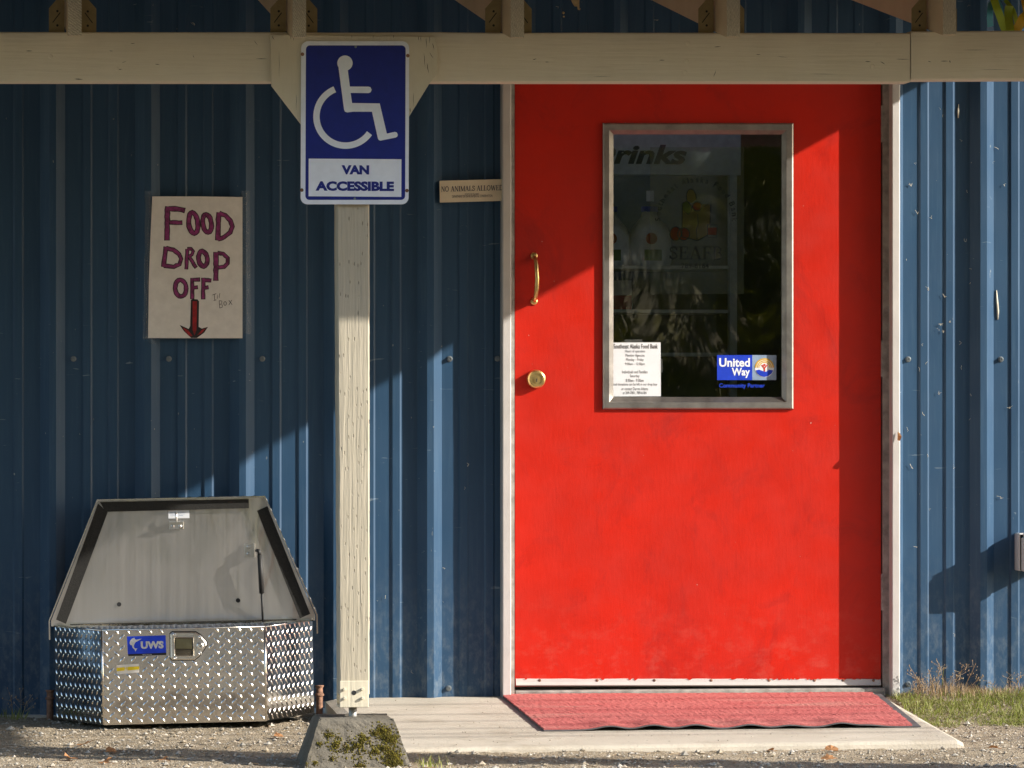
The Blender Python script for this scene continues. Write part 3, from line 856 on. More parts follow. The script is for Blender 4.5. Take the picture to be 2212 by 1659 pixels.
# ================================================================== INTERIOR seen through the glass
rm = MB()
a0, a1, b0, b1, c0, c1 = 1.5, 4.2, .07, 3.2, .05, 2.5
V8 = [(x, y, z) for x in (a0, a1) for y in (b0, b1) for z in (c0, c1)]
rm.add(V8, [(0, 1, 3, 2), (4, 6, 7, 5), (0, 4, 5, 1), (2, 3, 7, 6), (0, 2, 6, 4), (1, 5, 7, 3)])
rm2 = MB()                                             # front wall of the room with the window opening left out
ins = [(wx0 + .01, wz0 + .01), (wx1 - .01, wz0 + .01), (wx1 - .01, wz1 - .01), (wx0 + .01, wz1 - .01)]
outr = [(a0, c0), (a1, c0), (a1, c1), (a0, c1)]
rm.f = [f_ for k, f_ in enumerate(rm.f) if k not in (2, 5)]
sk_ = [(1.9, .3), (3.2, .3), (3.2, .62), (1.9, .62)]       # unseen ceiling opening, added to let sky light brighten the cooler
rm.add([(a0, b0, c1), (a1, b0, c1), (a1, b1, c1), (a0, b1, c1)] + [(a, b, c1) for a, b in sk_], [(q, (q + 1) % 4, 4 + (q + 1) % 4, 4 + q) for q in range(4)])
rm.add([(a, b0, b) for a, b in outr + ins], [(q, (q + 1) % 4, 4 + (q + 1) % 4, 4 + q) for q in range(4)])
room = rm.build('interior_room', M['room'], kind='structure', origin=(0, 0, 0))
YC = -.62
col_ = thing('drinks_cooler', 'dark drinks cooler with lettered header behind the door window', 'cooler', P(1430, 1200, YC))
MB().box(X(1180, YC), X(1600, YC), -YC, -YC + .06, Z(378, YC), Z(285, YC)).build('header_panel', M['header'], col_)
mb = MB(); text_rect(mb, "Drinks", X(1268, YC), Z(354, YC), X(1484, YC), Z(313, YC), -YC - .001, .035, .25)
mb.build('lettering', M['navy'], col_)
MB().box(X(1577, YC), X(1592, YC), -YC, -YC + .05, .25, Z(378, YC)).build('side_frame', M['cooler'], col_)
MB().box(X(1180, YC), X(1592, YC), -YC + .42, -YC + .45, .25, Z(285, YC)).build('back_panel', M['room'], col_)
for py in (577, 672, 765): MB().box(X(1180, YC), X(1575, YC), -YC + .01, -YC + .40, Z(py + 4, YC), Z(py - 3, YC)).build('shelf', M['cooler'], col_)
MB().flat(R4(1396, 412, 1412, 435, YC), -YC - .002).build('price_tag', M['paper'], col_)
def jug(px, w, py0, py1, lab):
    t = thing('milk_jug', lab, 'jug', P(px, py1, YC - .12), 'jugs on the cooler shelf')
    x, y, zb, zt = X(px, YC), -YC + .12, Z(py1, YC), Z(py0, YC)
    h = zt - zb
    MB().lathe([(w * .92, 0), (w, h * .08), (w, h * .55), (w * .8, h * .72), (w * .36, h * .92), (w * .34, h)], (x, y, zb), (0, 0, 1), 20).build('bottle', M['jug'], t, smooth=True)
    MB().lathe([(w * .38, 0), (w * .38, .018)], (x, y, zt), (0, 0, 1), 14).build('cap', M['uwblue'], t)
    MB().lathe([(.02, 0), (.02, .001)], (x - .005, y - w - .001, zb + h * .5), n=14).build('emblem', M['tom'], t)
    MB().box(x - w * .4, x + w * .4, y - w - .003, y - w - .001, zb + h * .1, zb + h * .3).build('label_band', M['lime'], t)
jug(1328, .07, 455, 574, 'milk jug at the left edge of the door window')
jug(1415, .075, 455, 574, 'milk jug with red oval emblem behind the decal')
ct = thing('food_carton', 'white and red carton on middle cooler shelf behind glass', 'carton', P(1345, 669, YC - .1))
x0, x1 = X(1318, YC), X(1370, YC)
MB().box(x0, x1, -YC + .06, -YC + .16, Z(637, YC), Z(605, YC)).build('upper_body', M['carton'], ct)
MB().box(x0, x1, -YC + .06, -YC + .16, Z(669, YC), Z(637, YC) - .0005).build('lower_body', M['cartonr'], ct)

# ================================================================== PORCH
YB = 1.875
porch = thing('porch_roof', 'cream painted timber porch with beam, rafters and post', 'porch', (1.16, -1.83, .16))
def beam(px0, px1, y0l, y1l, y0r, y1r, dY=0):
    mb = MB()
    xa, xb = X(px0, YB), X(px1, YB)
    n_ = 60; b = .0035
    for i in range(n_ + 1):
        t = i / n_; pq = px0 + (px1 - px0) * t; x = X(pq, YB)
        zt = Z(y0l + (y0r - y0l) * t, YB, pq); zb = Z(y1l + (y1r - y1l) * t, YB, pq)
        e = .0012 * noise.noise(Vector((x * 3, 4, 1)))
        e2 = .0012 * noise.noise(Vector((x * 4, 8, 1)))
        yf = -YB - dY
        mb.v += [(x, yf + .089, zb), (x, yf + b, zb + e), (x, yf, zb + b + e), (x, yf, zt - b + e2), (x, yf + b, zt + e2), (x, yf + .089, zt)]
    for i in range(n_):
        for k in range(5): mb.f.append((i * 6 + k, i * 6 + 6 + k, i * 6 + 7 + k, i * 6 + k + 1))
        mb.f.append((i * 6 + 5, i * 6 + 11, i * 6 + 6, i * 6))
    mb.f += [tuple(range(6)), tuple(n_ * 6 + k for k in range(5, -1, -1))]
    return fix(mb.build('beam', M['cream'], porch))
b1_ = beam(-1600, 1966.3, 67, 176.5, 71.5, 177.5)
b2_ = beam(1967.8, 2700, 67.5, 173, 65, 169.5, .003)
for px, py in ((109, 122), (253, 149), (949, 133), (1480, 156), (1483, 132), (1898, 95), (1885, 143), (2045, 104), (1486, 93)):
    nh = MB().lathe([(.0068, -.002), (.0066, .0006), (.004, .0012)], (X(px, YB), -YB - .001, Z(py, YB)), n=10)
    nh.build('nail_head', M['cream'], b1_ if px < 1960 else b2_)
def checks(lst, par, Y):
    mb = MB()
    for k, (px, py, ln, ang, w) in enumerate(lst):
        c, s_ = math.cos(R(ang)), math.sin(R(ang))
        pts = [(px + c * ln * (t - .5) + .4 * math.sin(t * 9 + k), py + s_ * ln * (t - .5)) for t in (0, .25, .5, .75, 1)]
        mb.ribbon([(X(a, Y), Z(b, Y)) for a, b in pts], [q * w / 770 for q in (.1, .8, 1, .6, .1)], -Y - .0004 - .00002 * k)
    mb.build('wood_check', M['check'], par)
checks([(63, 110, 14, 0, 1.6), (240, 110, 8, 8, 1.2), (287, 94, 10, -5, 1.2), (258, 150, 14, -6, 1.6), (340, 139, 10, 4, 1.4), (565, 127, 24, 0, 1.4), (170, 171, 18, 3, 2.4), (418, 122, 6, 60, 1), (553, 93, 14, 55, .9), (268, 134, 10, -20, .8),
        (1155, 128, 8, -15, 1.6), (1182, 134, 8, 0, 1.3), (1430, 130, 12, 0, 1.6), (1550, 101, 14, -4, 1.6), (1638, 118, 10, 0, 1.2), (1544, 159, 16, -70, 1.2), (1875, 133, 12, 3, 1.8), (1907, 136, 12, 30, 1.6), (1950, 128, 30, 1, 1.2), (1690, 123, 22, 5, .8), (1300, 165, 40, 0, .7), (900, 160, 50, 0, .6), (1780, 160, 60, 1, .6)], b1_, YB)
checks([(2040, 132, 16, 0, 1.6), (2052, 133, 6, 80, 2.2), (2008, 133, 8, 20, 1.4), (2110, 108, 60, 0, .7), (2150, 150, 70, 1, .6)], b2_, YB + .003)
# rafters
m_ = .16
def rafter(pxl, py):
    YE_ = 2.055
    x0 = X(pxl, YE_); x1 = x0 + .0378
    zb = Z(py, YE_, pxl)
    mb = MB(); b = .003
    pr = [(YE_, zb + .002), (YE_ - .004, zb), (-.02, zb + m_ * YE_), (-.02, zb + .165 + m_ * YE_), (YE_, zb + .165)]
    vsx = []
    for xx, off in ((x0, .0), (x1, .0)):
        vsx += [(xx, -Y, z) for Y, z in pr]
    k = len(pr)
    mb.add(vsx, [tuple(range(k - 1, -1, -1)), tuple(range(k, 2 * k))] + [(i, (i + 1) % k, (i + 1) % k + k, i + k) for i in range(k)])
    ob = fix(mb.build('rafter', M['creamr'], porch))
    ob.data.materials.append(M['endgrain']); ob.data.polygons[6].material_index = 1
    # clipped hanger plates either side, standing on the beam
    zt = Z(71.5, YB, pxl) + .001
    for s_ in (-1, 1):
        xa = x0 - .0035 if s_ < 0 else x1 + .0035
        w = .0435 if s_ < 0 else .044
        pts = [(xa, zt), (xa + s_ * w, zt), (xa + s_ * w, zt + .070), (xa + s_ * .013, zt + .105), (xa, zt + .105)]
        pl_ = MB().prism(pts, -1.853, -1.849)
        hp = fix(pl_.build('hanger_plate', M['tan'], porch))
        sl_ = MB().ribbon([(xa + s_ * .012, zt + .058), (xa + s_ * .033, zt + .03)], .0025, -1.8537)
        for q in (.022, .062): sl_.lathe([(.0035, 0), (.0034, .0006)], (xa + s_ * .02, -1.8532, zt + q), n=8)
        sl_.build('nail_slot', M['dark'], hp)
for px, py in ((146.5, 78), (632, 82), (1103, 82), (1570, 80.5), (2037, 76)): rafter(px, py)
for k in (-2, -1, 5): rafter(146.5 + k * 473, 78)
# roof sheet
zu = Z(82, 2.055, 1103) + .165
def roofz(Y): return zu + .006 + m_ * (2.055 - Y)
YEV = YB + .685
XR = X(965, 0) + (roofz(0) + .016 - Z(742, 0, 965)) / (-(L.z) / -L.x + m_ * L.y / -L.x)
rf = MB(); nr = 66
for i in range(nr + 1):
    x = -2.6 + (XR + 2.6) * i / nr
    r_ = .004 if i % 3 == 0 else 0
    rf.v += [(x, .01, roofz(-.01)), (x, -YEV, roofz(YEV)), (x, -YEV, roofz(YEV) + .016 + r_), (x, .01, roofz(-.01) + .016 + r_)]
for i in range(nr):
    for k in range(4): rf.f.append((i * 4 + k, i * 4 + (k + 1) % 4, i * 4 + 4 + (k + 1) % 4, i * 4 + 4 + k))
rf.f += [(0, 1, 2, 3), (nr * 4 + 3, nr * 4 + 2, nr * 4 + 1, nr * 4)]
fix(rf.build('roof_sheet', M['roof'], porch))
# gusset and post
def px_poly(pts, Y): return [(X(a, Y), Z(b, Y)) for a, b in pts]
YGs = 1.8875
gs = MB().prism(px_poly([(584, 75.5), (586.5, 185), (650, 268), (722, 366), (800, 390), (886, 248), (928, 180), (944, 160), (945, 130), (941, 80)], YGs), -YGs, -YB - .0006)
gso = fix(gs.build('gusset_plate', M['creamp'], porch))
checks([(904, 83, 9, 88, 1.3), (909, 84, 12, 90, 1), (921, 92, 22, 87, 1.2), (928, 86, 16, 92, 1), (936, 100, 14, 75, 1.4), (917, 130, 30, 86, 1.2), (924, 147, 22, 80, 1.6), (932, 120, 16, 60, 1), (634, 82, 12, 88, 1.2), (628, 81, 8, 90, 1), (603, 140, 60, 90, .8), (640, 220, 36, 90, .8), (590, 82, 10, 60, 1.4), (893, 215, 30, 89, .9), (886, 238, 10, 88, 1.6), (660, 80, 8, 90, 1), (760, 79, 6, 90, 1), (850, 79, 7, 90, 1.2), (806, 79, 6, 90, 1)], gso, YGs)
po = MB(); npz = 120
zA, zB = Z(1500, YB, 765), Z(180, YB, 765)
ring_n = 8
for j in range(npz + 1):
    z = zA + (zB - zA) * j / npz
    t = j / npz
    xl = X(733.5 - 6.5 * min(1, t * 1.1), YB) + .0010 * noise.noise(Vector((3, z * 8, 1))) + .0006 * noise.noise(Vector((3, z * 30, 1)))
    xr = X(798.5, YB) + .0010 * noise.noise(Vector((7, z * 8, 1))) + .0007 * noise.noise(Vector((7, z * 34, 1)))
    b = .004
    yf, yb = -YB, -YB + .093
    po.v += [(xl, yf + b, z), (xl + b, yf, z), (xr - b, yf, z), (xr, yf + b, z), (xr, yb - b, z), (xr - b, yb, z), (xl + b, yb, z), (xl, yb - b, z)]
for j in range(npz):
    for k in range(8): po.f.append((j * 8 + k, j * 8 + (k + 1) % 8, (j + 1) * 8 + (k + 1) % 8, (j + 1) * 8 + k))
po.f += [tuple(range(7, -1, -1)), tuple(npz * 8 + k for k in range(8))]
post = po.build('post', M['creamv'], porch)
# standoff bracket
YK = 1.881
br = MB()
xl, xr, zb, zt = X(734, YK), X(796.5, YK), Z(1528, YK), Z(1470.5, YK)
br.box(xl, xr, -YK, -YB - .0005, zb, zt, .0012)
br.box(xl, xr, -YK + .0035, -YB + .096, zb, zb + .004)
br.box(xl, xr, -YB + .0935, -YB + .097, zb, zt)
bro = br.build('post_bracket', M['creamp'], porch)
MB().lathe([(.0068, 0), (.0066, .0004)], (X(764.5, YK), -YK - .0003, Z(1496.5, YK)), n=14).build('bolt_hole', M['dark'], bro)
for px, py in ((744, 1489), (783, 1488.5), (744.5, 1508.5), (783.5, 1508)):
    MB().lathe([(.0042, 0), (.0042, .006), (.0036, .0075)], (X(px, YK), -YK, Z(py, YK)), n=10).build('nail_head', M['creamp'], bro, smooth=False)
MB().tube([(X(762, 1.83), -1.83, .11), (X(762, 1.83), -1.83, zb + .001)], .0115, 14).build('standoff', M['galv'], porch, smooth=True)

# pier
pier = thing('concrete_pier', 'mossy tapered concrete pier block under the porch post', 'pier block', (1.16, -1.83, 0))
ztop = .133
pc_x, pc_y = X(763, 1.83), 1.83
pm = MB(); N = 26
def pier_pt(u, v, t):                                  # u,v in -1..1 across, t 0 top .. 1 bottom
    h = .105 + .056 * t
    return (pc_x + u * h, -(pc_y) + v * h, ztop - .165 * t)
def pier_n(p, a): return a * (noise.noise(Vector(p) * 45) + .5 * noise.noise(Vector(p) * 120))
for side in range(5):
    base = len(pm.v)
    for j in range(N + 1):
        for i in range(N + 1):
            u, t = -1 + 2 * i / N, j / N
            c_ = .06 * max(0, 1 - t / .05) if side < 4 else 0
            if side == 0: p = pier_pt(u, -1 + c_, t)
            elif side == 1: p = pier_pt(1 - c_, u, t)
            elif side == 2: p = pier_pt(-u, 1 - c_, t)
            elif side == 3: p = pier_pt(-1 + c_, -u, t)
            else: p = pier_pt(u * .94, (-1 + 2 * t) * .94, 0)
            nn = pier_n(p, .0030)
            q = [p[0], p[1] + (nn if side in (0, 2) else 0), p[2] + (nn * .7 if side == 4 else 0)]
            if side in (1, 3): q[0] += nn
            pm.v.append(tuple(q))
    for j in range(N):
        for i in range(N):
            a = base + j * (N + 1) + i
            pm.f.append((a, a + N + 1, a + N + 2, a + 1))
import bmesh
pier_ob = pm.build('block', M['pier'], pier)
bm = bmesh.new(); bm.from_mesh(pier_ob.data); bmesh.ops.remove_doubles(bm, verts=bm.verts, dist=.004); bmesh.ops.recalc_face_normals(bm, faces=bm.faces); bm.to_mesh(pier_ob.data); bm.free()
ms = MB()
def CR(a, b): return ((1180 + a / 4.027) / 1.8517, (2660 + b / 4.027) / 1.8517)
patches = [(1420, 1060, 120, 90, 260), (1480, 1160, 150, 110, 330), (1560, 1200, 90, 70, 160), (1300, 1100, 90, 50, 80), (1080, 1200, 60, 110, 150), (560, 1130, 90, 70, 120), (660, 1270, 90, 110, 150), (1560, 1450, 190, 130, 480), (1600, 1560, 180, 100, 420), (1300, 1380, 130, 70, 160), (1440, 1330, 120, 80, 200), (850, 1330, 60, 40, 40), (600, 1500, 80, 50, 60), (400, 1260, 60, 50, 40), (320, 1570, 60, 40, 50), (1050, 1600, 120, 60, 110), (160, 1560, 50, 90, 60), (1000, 1300, 480, 260, 420)]
for a, b, ra, rb, n_ in patches:
    for k in range(n_):
        th_ = random.uniform(0, 6.28); rr = min(1.9, abs(random.gauss(0, .62)))
        pa, pb = CR(a + ra * rr * math.cos(th_), b + rb * rr * math.sin(th_))
        # put on the front face
        zz = Z(pb, 1.95, pa)
        t = (ztop - zz) / .165
        if t < .03 or t > 1: continue
        h = .105 + .056 * t; Yf = pc_y + h
        xx = X(pa, Yf)
        if abs(xx - pc_x) > h: continue
        s_ = random.uniform(.0016, .0042); lift = s_ * random.uniform(.1, .9) * max(.1, 1.3 - rr)
        q = []
        an = random.uniform(0, 6.28)
        for e in range(4):
            q.append((xx + s_ * math.cos(an + e * 1.57) * random.uniform(.5, 1.2), -(Yf + random.uniform(-.0005, .001)), zz + s_ * math.sin(an + e * 1.57) * random.uniform(.5, 1.2)))
        q.append((xx + random.gauss(0, .001), -(Yf + .0015 + lift * 1.6), zz + random.gauss(0, .001)))
        ms.add(q, [(0, 1, 4), (1, 2, 4), (2, 3, 4), (3, 0, 4)])
ms.build('moss', M['moss'], pier, kind='stuff')

# ================================================================== SIGNS
def rrect(x0, z0, x1, z1, r, n=6):
    pts = []
    for cx, cz, a0 in ((x1 - r, z1 - r, 0), (x0 + r, z1 - r, 90), (x0 + r, z0 + r, 180), (x1 - r, z0 + r, 270)):
        pts += [(cx + r * math.cos(R(a0 + 90 * k / n)), cz + r * math.sin(R(a0 + 90 * k / n))) for k in range(n + 1)]
    return pts
YS = 1.8915
def CS(a, b): return ((1040 + a / 2.242) / 1.8517, (100 + b / 2.242) / 1.8517)
def CSl(pts, skew=True):
    out = []
    for a, b in pts:
        a2 = a - (b - 180) / 1400 * 5 if skew else a
        p = CS(a2, b); out.append((X(p[0], YS), Z(p[1], YS)))
    return out
sign = thing('parking_sign', 'blue and white wheelchair van accessible sign on the porch post', 'sign', P(766, 441, YS))
plate = rrect(369, -1608, 1338, -145, 62)
fix(MB().prism(CSl([(a, -b) for a, b in plate]), -YS, -YS + .003).build('plate', M['white'], sign))
k1 = YS + .0004
MB().flat(CSl([(a, -b) for a, b in rrect(412, -1568, 1306, -183, 36)]), -k1).build('blue_field', M['blue'], sign)
k2 = YS + .0008
MB().flat(CSl([(440, 1198), (1272, 1204), (1272, 1542), (440, 1536)]), -k2).build('text_panel', M['white'], sign)
sy = MB()
sy.flat(CSl([(762 + 69 * math.cos(R(a)), 342 + 69 * math.sin(R(a))) for a in range(0, 360, 12)]), -k2 - .0002)
body_ = [(703, 370), (786, 392), (807, 552), (975, 553), (992, 559), (1003, 582), (992, 604), (975, 611), (814, 609), (827, 700), (1075, 703), (1140, 974), (1213, 958), (1230, 965), (1239, 985), (1233, 1002), (1218, 1010), (1085, 1037), (1068, 1032), (1060, 1018), (1006, 778), (838, 778), (785, 784), (765, 778), (756, 762)]
sy.flat(CSl(body_), -k2)
wa = []
for k in range(41):
    a = 112 + (325 - 112) * k / 40
    wa.append((770 + 262 * math.cos(R(a)), 820 - 262 * math.sin(R(a))))
sy.ribbon(CSl(wa), 57 / 2.242 / 1.8517 / scl(YS), -k2)
sy.build('wheelchair_symbol', M['white'], sign)
k3 = YS + .0012
for b_, q in (("VAN", (735, 1340, 982, 1258)), ("ACCESSIBLE", (502, 1487, 1206, 1404))):
    mb = MB(); p0, p1 = CSl([(q[0], q[1]), (q[2], q[3])])
    text_rect(mb, b_, p0[0], p0[1], p1[0], p1[1], -k3, .055)
    mb.build('lettering', M['blue'], sign)
for a, b in ((381, 262), (1326, 275), (379, 1480), (1322, 1485)):
    p = CSl([(a, b)])[0]
    MB().lathe([(.0052, 0), (.005, .0012), (.002, .0014)], (p[0], -YS, p[1]), n=10).build('screw', M['rust'], sign)
for a, b in ((858, 196), (855, 1557)):
    p = CSl([(a, b)])[0]
    MB().lathe([(.0036, 0), (.0034, .0008)], (p[0], -k1, p[1]), n=10).build('rivet', M['screw'], sign)

# FOOD DROP OFF board
YF = .0365
fd = thing('food_drop_sign', 'white hand lettered food drop off board taped to wall', 'sign', P(421, 730, YF))
def CF(a, b): return ((560 + a / 2.591) / 1.8517, (740 + b / 2.591) / 1.8517)
def CFl(pts): return [(X(CF(a, b)[0], YF), Z(CF(a, b)[1], YF)) for a, b in pts]
fix(MB().prism(CFl([(128, 118), (600, 118), (1062, 125), (1062, 1588), (560, 1588), (84, 1586), (92, 1000), (108, 560)]), -YF, -YF + .006).build('board', M['board'], fd))
KF = 1 / 2.591 / 1.8517 / scl(YF)
fill, edge = MB(), MB()
jit = [0]
def stroke(pts, w, closed=False, fillm=None):
    dens = []
    for (a, b), (c_, d_) in zip(pts, pts[1:] + ([pts[0]] if closed else [])):
        k_ = max(1, int(math.hypot(c_ - a, d_ - b) / 30))
        for i in range(k_): dens.append((a + (c_ - a) * i / k_ + random.gauss(0, 1.5), b + (d_ - b) * i / k_ + random.gauss(0, 1.5)))
    if not closed: dens.append(pts[-1])
    jit[0] += 1
    w *= .9
    wl = [w * random.uniform(.86, 1.12) for _ in dens]
    (fillm or fill).ribbon(CFl(dens), [q * KF for q in wl], -YF - .0007 - .00002 * (jit[0] % 20), closed)
    ext = dens if closed else [(dens[0][0] - (dens[1][0] - dens[0][0]) * .12, dens[0][1] - (dens[1][1] - dens[0][1]) * .12)] + dens[1:-1] + [(dens[-1][0] + (dens[-1][0] - dens[-2][0]) * .15, dens[-1][1] + (dens[-1][1] - dens[-2][1]) * .15)]
    edge.ribbon(CFl(ext), [(q + 17) * KF for q in wl], -YF - .0003 - .00001 * (jit[0] % 20), closed)
def el(cx, cy, rx, ry, tilt=0, n=20):
    return [(cx + rx * math.cos(R(a)) - tilt * ry * math.sin(R(a)) * -1 * 0 + tilt * (math.sin(R(a)) * ry), cy + ry * math.sin(R(a))) for a in range(0, 360, 360 // n)]
stroke([(283, 225), (283, 400), (280, 570)], 44); stroke([(300, 243), (390, 250), (462, 264)], 44); stroke([(308, 392), (435, 390)], 34)
stroke(el(553, 395, 47, 108, .10), 42, True); stroke(el(696, 397, 45, 92, .12), 40, True)
stroke([(816, 285), (812, 430), (803, 570)], 42); stroke([(822, 292), (885, 315), (935, 370), (958, 430), (935, 490), (875, 540), (812, 560)], 36)
stroke([(268, 645), (255, 750), (242, 845)], 38); stroke([(275, 655), (345, 672), (405, 715), (428, 765), (410, 820), (350, 848), (250, 838)], 34)
stroke([(490, 665), (484, 770), (480, 870)], 26); stroke([(494, 664), (530, 662), (550, 685), (540, 722), (500, 745)], 24); stroke([(512, 748), (545, 795), (580, 855)], 26)
stroke(el(652, 765, 46, 78, .10), 40, True)
stroke([(788, 700), (788, 850), (786, 988)], 42); stroke([(805, 705), (865, 713), (908, 757), (910, 810), (870, 848), (812, 855)], 32)
stroke(el(421, 1070, 58, 86, .03), 36, True)
stroke([(543, 968), (541, 1070), (541, 1178)], 28); stroke([(556, 985), (615, 980)], 28); stroke([(552, 1066), (594, 1060)], 24)
stroke([(655, 965), (655, 1070), (655, 1180)], 32); stroke([(668, 985), (735, 990)], 30); stroke([(668, 1066), (706, 1060)], 26)
fill.build('lettering', M['purple'], fd); edge.build('lettering_outline', M['black'], fd)
ar = MB()
ar.flat(CFl([(528, 1190), (545, 1182), (595, 1185), (612, 1205), (608, 1470), (640, 1488), (705, 1470), (665, 1530), (590, 1585), (530, 1585), (455, 1515), (410, 1450), (505, 1492), (520, 1460)]), -YF - .0004)
ar.build('arrow_outline', M['black'], fd)
ar = MB()
ar.flat(CFl([(545, 1205), (590, 1205), (585, 1500), (565, 1560), (545, 1500)]), -YF - .0008)
ar.flat(CFl([(440, 1475), (500, 1505), (545, 1565), (520, 1570), (470, 1520)]), -YF - .0008).flat(CFl([(680, 1485), (640, 1503), (590, 1560), (640, 1535)]), -YF - .0008)
ar.build('arrow', M['red'], fd)
pen = MB()
for pts in ([(770, 1130), (775, 1195)], [(750, 1141), (790, 1126)], [(763, 1197), (790, 1190)], [(800, 1178), (806, 1135), (821, 1170), (828, 1122)], [(820, 1200), (827, 1276)], [(820, 1199), (848, 1202), (848, 1225), (826, 1236), (856, 1245), (852, 1266), (826, 1276)], [(882 + 14 * math.cos(R(a)), 1228 + 20 * math.sin(R(a))) for a in range(0, 361, 40)], [(920, 1195), (955, 1240)], [(950, 1193), (921, 1243)]):
    jit[0] += 1
    pen.ribbon(CFl(pts), 5.5 * KF, -YF - .0004 - .00003 * (jit[0] % 9))
pen.build('small_lettering', M['black'], fd)
def tape(pts, seed):
    mb = MB(); nT = 26
    for j in range(nT + 1):
        t = j / nT
        for i in range(5):
            u = i / 4
            a = pts[0][0] + (pts[1][0] - pts[0][0]) * u + (pts[2][0] - pts[0][0]) * t; b = pts[0][1] + (pts[2][1] - pts[0][1]) * t
            d = .006 * noise.noise(Vector((i * .9, j * .55, seed)))
            p = CF(a + 14 * noise.noise(Vector((j * .5, seed, 2))), b)
            mb.v.append((X(p[0], YF), -(YF - .004 + d + (.006 if i in (2,) else 0)), Z(p[1], YF)))
    for j in range(nT):
        for i in range(4): mb.f.append((j * 5 + i, j * 5 + i + 1, j * 5 + i + 6, j * 5 + i + 5))
    mb.build('tape', M['tape'], fd)
tape([(1048, 62), (1140, 62), (1062, 1540)], 3.1); tape([(60, 60), (118, 60), (30, 1600)], 8.2); tape([(1020, 830), (1140, 830), (1020, 930)], 5.5); tape([(88, 1580), (160, 1580), (95, 1650)], 6.1)

# NO ANIMALS ALLOWED
YN = .0325
na = thing('no_animals_sign', 'small cream no animals allowed sticker left of door trim', 'sign', P(1017, 437, YN))
def CN(a, b): p = ((1366 + a * .61755) / 1.8517, (b * .61755) / 1.8517); return (X(p[0], YN), Z(p[1], YN))
fix(MB().prism([CN(637, 1312), CN(1046, 1301), CN(1046, 1160), CN(635, 1171)], -YN, -YN + .0012).build('plate', M['tagc'], na))
sl_n = (CN(1040, 1212)[1] - CN(645, 1222)[1]) / (CN(1040, 0)[0] - CN(645, 0)[0])
mb = MB(); p0, p1 = CN(645, 1242), CN(1046, 1208); serif_rect(mb, "NO ANIMALS ALLOWED", p0[0], p0[1], p1[0], p0[1] + (CN(0, 1208)[1] - CN(0, 1242)[1]), -YN - .0006, sl_n)
mb.build('lettering', M['navy'], na)
for b_, q in (("STATE OF ALASKA", (799, 1262, 892, 1251)), ("DEPARTMENT OF ENVIRONMENTAL CONSERVATION", (716, 1278, 977, 1263))):
    mb = MB(); p0, p1 = CN(q[0], q[1]), CN(q[2], q[3]); text_rect(mb, b_, p0[0], p0[1], p1[0], p1[1], -YN - .0006, .0, 0, math.atan(sl_n))
    mb.build('lettering', M['navy'], na)

# ================================================================== TOOL BOX
BX, BY, BZ = X(400, .46), .46, Z(1562, .46, 400)
box = thing('tool_box', 'open diamond plate aluminium trailer tool box used for food donations', 'tool box', (BX, -BY, BZ), local=True)
box.rotation_euler = (0, R(-1.1), R(-3.1))
HB = Z(1356.5, .46, 400) - BZ
plan = [(-.253, 0), (.253, 0), (.410, -.31), (.410, -.37), (-.410, -.37), (-.410, -.31)]   # (u, toward camera)
bd = MB()
def L3(u, v, w): return (u, -v, w)
npl = len(plan)
inn = [(-.20, -.20), (.20, -.20), (.33, -.325), (.33, -.345), (-.33, -.345), (-.33, -.325)]
bd.v += [L3(u, v, 0) for u, v in plan] + [L3(u, v, HB) for u, v in plan] + [L3(u, v, HB) for u, v in inn] + [L3(u, v, .02) for u, v in inn]
for i in range(npl):
    j = (i + 1) % npl
    bd.f += [(i, j, npl + j, npl + i), (npl + i, npl + j, 2 * npl + j, 2 * npl + i), (2 * npl + i, 2 * npl + j, 3 * npl + j, 3 * npl + i)]
bd.f += [tuple(range(npl - 1, -1, -1)), tuple(3 * npl + k for k in range(npl))]
body = bd.build('body', M['tread'], box)
# folded front and corner edges
ed = MB()
for (u, v) in (plan[0], plan[1]): ed.tube([L3(u, v - .001, .001), L3(u, v - .001, HB)], .0032, 8)
for (p, q) in ((5, 0), (0, 1), (1, 2)): ed.tube([L3(plan[p][0], plan[p][1], HB - .0015), L3(plan[q][0], plan[q][1], HB - .0015)], .003, 8)
ed.build('edge_fold', M['tread'], box, smooth=True)
tr = MB()
def lens(o, u, v, n_, ang, ln=.0255, wd=.0105, ht=.0031):
    d = u * math.cos(ang) + v * math.sin(ang); e = n_.cross(d)
    prof_ = [(-1, 0, 0), (-.62, .72, .62), (0, 1, 1), (.62, .72, .62), (1, 0, 0)]
    vs_ = []
    for t, w, h in prof_:
        if w == 0: vs_.append(o + d * (t * ln / 2) - n_ * .0003)
        else:
            for k in (-1, -.55, 0, .55, 1):
                vs_.append(o + d * (t * ln / 2) + e * (k * w * wd / 2) + n_ * (ht * h * (1 - abs(k) ** 1.8) - .0003))
    fs_ = []
    for k in range(4): fs_.append((0, 1 + k + 1, 1 + k))
    for r_ in range(2):
        for k in range(4):
            a = 1 + r_ * 5 + k; fs_.append((a, a + 1, a + 6, a + 5))
    for k in range(4): fs_.append((11 + k, 11 + k + 1, 16))
    tr.add(vs_, fs_)
skip = []
def tread_face(p0, p1, w0, w1, skips=()):
    a = Vector(L3(p0[0], p0[1], 0)); b = Vector(L3(p1[0], p1[1], 0))
    u = (b - a).normalized(); v = Vector((0, 0, 1)); n_ = u.cross(v).normalized()
    ln = (b - a).length; c = .0345
    for off, ang in ((0.0, R(128)), (.5, R(52))):
        y = w0 + .012 + off * c
        while y < w1 - .008:
            x = .010 + off * c
            while x < ln - .006:
                if not any(s0 < x < s1 and t0 < y < t1 for s0, s1, t0, t1 in skips): lens(a + u * x + v * y, u, v, n_, ang)
                x += c
            y += c

